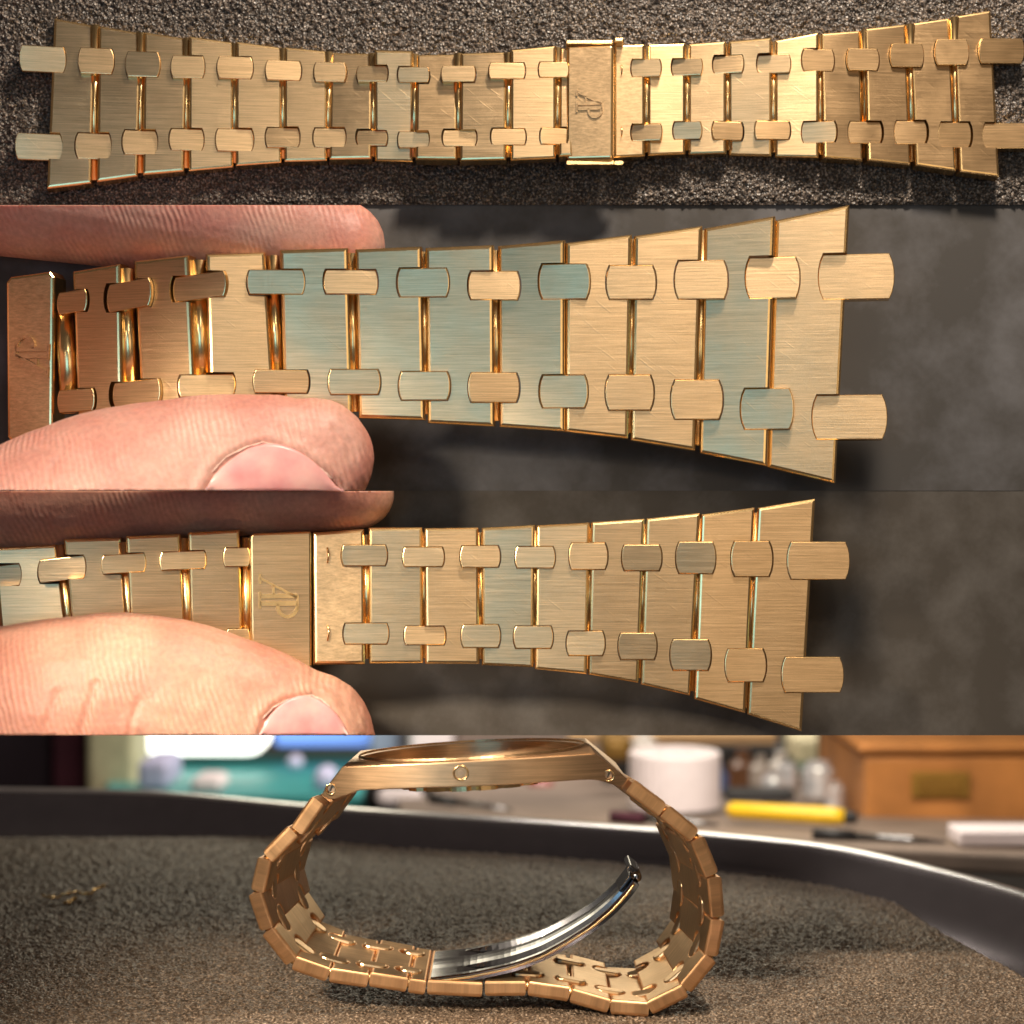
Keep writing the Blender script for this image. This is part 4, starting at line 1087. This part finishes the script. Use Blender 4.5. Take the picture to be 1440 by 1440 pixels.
solid('black_tool', 'long black tool lying in front of the jars', 'tool', 1020, 1112, 1120, 1128, 27.5, 0.9, M_black, 0.2)
solid('gold_tin', 'dark golden tin behind the right shoulder of the watch case', 'tin', 846, 1036, 890, 1072, 36, 3, plain('dull_gold_tin', (0.25, 0.14, 0.03), 0.5, 0.5), 0.3)
solid('brown_cabinet', 'brown grey cabinet behind the middle of the watch', 'cabinet', 640, 1015, 860, 1120, 60, 5, plain('brown_grey', (0.16, 0.12, 0.10), 0.7), 0.3)
# left side
solid('dark_curtain', 'black purple curtain at the far left of the room', 'curtain', -260, 940, 76, 1135, 50, 2, M_navy, 0.5)
solid('maroon_curtain', 'maroon curtain between the dark curtain and cream post', 'curtain', 70, 940, 122, 1135, 49, 2, M_maroon, 0.5)
solid('cream_post', 'cream yellow post left of the bright lamp', 'post', 121, 940, 190, 1135, 47, 3, M_cream, 0.3)
lp = solid('lamp', 'glowing white bench lamp above the teal workbench', 'lamp', 187, 1015, 372, 1064, 56, 3, M_lamp, 1.0)
solid('lit_screen', 'bright blue screen behind the left shoulder of the watch', 'screen', 385, 1020, 520, 1050, 66, 1, M_screen, 0.3)
solid('lavender_box', 'lavender box at the left end of the teal workbench', 'box', 192, 1070, 236, 1112, 40, 3, M_lav, 0.3)
solid('lavender_tub', 'lavender tub on the teal workbench beside the watch lug', 'tub', 438, 1084, 470, 1116, 40, 2, M_lav, 0.5)
solid('white_cup', 'white cup on the teal workbench nearest the tray', 'cup', 266, 1094, 312, 1118, 39, 2, M_white, 0.6)
solid('silver_ball', 'small pale ball standing on the teal workbench', 'ball', 402, 1064, 424, 1084, 52, 1, M_lav, 0.5)
solid('pale_pillar', 'pale blue grey pillar behind the watch opening', 'pillar', 520, 960, 560, 1150, 62, 3, M_bluegrey, 0.3)
solid('white_pillar', 'white pillar seen beyond the left half of the watch case', 'pillar', 575, 960, 636, 1160, 58, 3, M_white, 0.3)
solid('dark_instrument', 'black instrument under the left part of the watch case', 'instrument', 508, 1100, 606, 1146, 34, 3, M_black, 0.6)
solid('white_dish', 'white dish on the front of the black instrument', 'dish', 528, 1112, 594, 1136, 33, 0.9, M_white, 0.45)

# blurred small things among the tools
BL = ['pale stoppered bottle just above the left edge of the paper roll', 'dark brown bottle close to the right of the paper roll', 'grey brown bottle left of the jars', 'blue bottle against the right side of the paper roll',
      'pale bottle on the bench below the middle of the watch case', 'red bottle on the bench below the right half of the watch case', 'pale bottle under the cream card box beside the tall jar']
cols = [(0.6, 0.55, 0.5), (0.12, 0.05, 0.02), (0.35, 0.30, 0.26), (0.05, 0.10, 0.25), (0.65, 0.62, 0.6), (0.30, 0.02, 0.02)]
for k, (px, py, r, y) in enumerate(((905, 1060, .5, 40), (1045, 1098, .55, 38), (1070, 1092, .4, 36), (1010, 1100, .35, 35), (700, 1112, .6, 44), (760, 1116, .5, 42), (1098, 1090, .45, 39))):
    q = P(px, py + 14, y)
    o = lathe('bottle', BL[k], 'bottle', 0, (q.x, y, q.z),
          [(r * .9, 0), (r, .1), (r, 1.7 * r), (r * .45, 2.1 * r), (r * .45, 2.7 * r), (r * .1, 2.75 * r)], plain('bottle_%d' % k, cols[k % 6], 0.3), 18)
    o['group'] = 'bottles at the back of the workbench'
for k, (px0, py0, px1, py1, y) in enumerate(((905, 1152, 1010, 1160, 20), (1200, 1176, 1330, 1184, 19), (640, 1128, 720, 1140, 26))):
    a = P(px0, py0, y); b = P(px1, py1, y - 0.6)
    t = thing('hand_tool', ['slim steel tool lying under the paper roll', 'slim steel tool lying under the wooden box', 'slim steel tool lying behind the watch opening'][k], 'tool', a)
    t['group'] = 'slim tools on the workbench'
    tube('shaft', [a, a.lerp(b, .6), b], [0.10, 0.09, 0.04], M_steel, t, 8)
    tube('grip', [a - (b - a) * 0.45, a], [0.16, 0.15], M_black if k else M_maroon, t, 10)
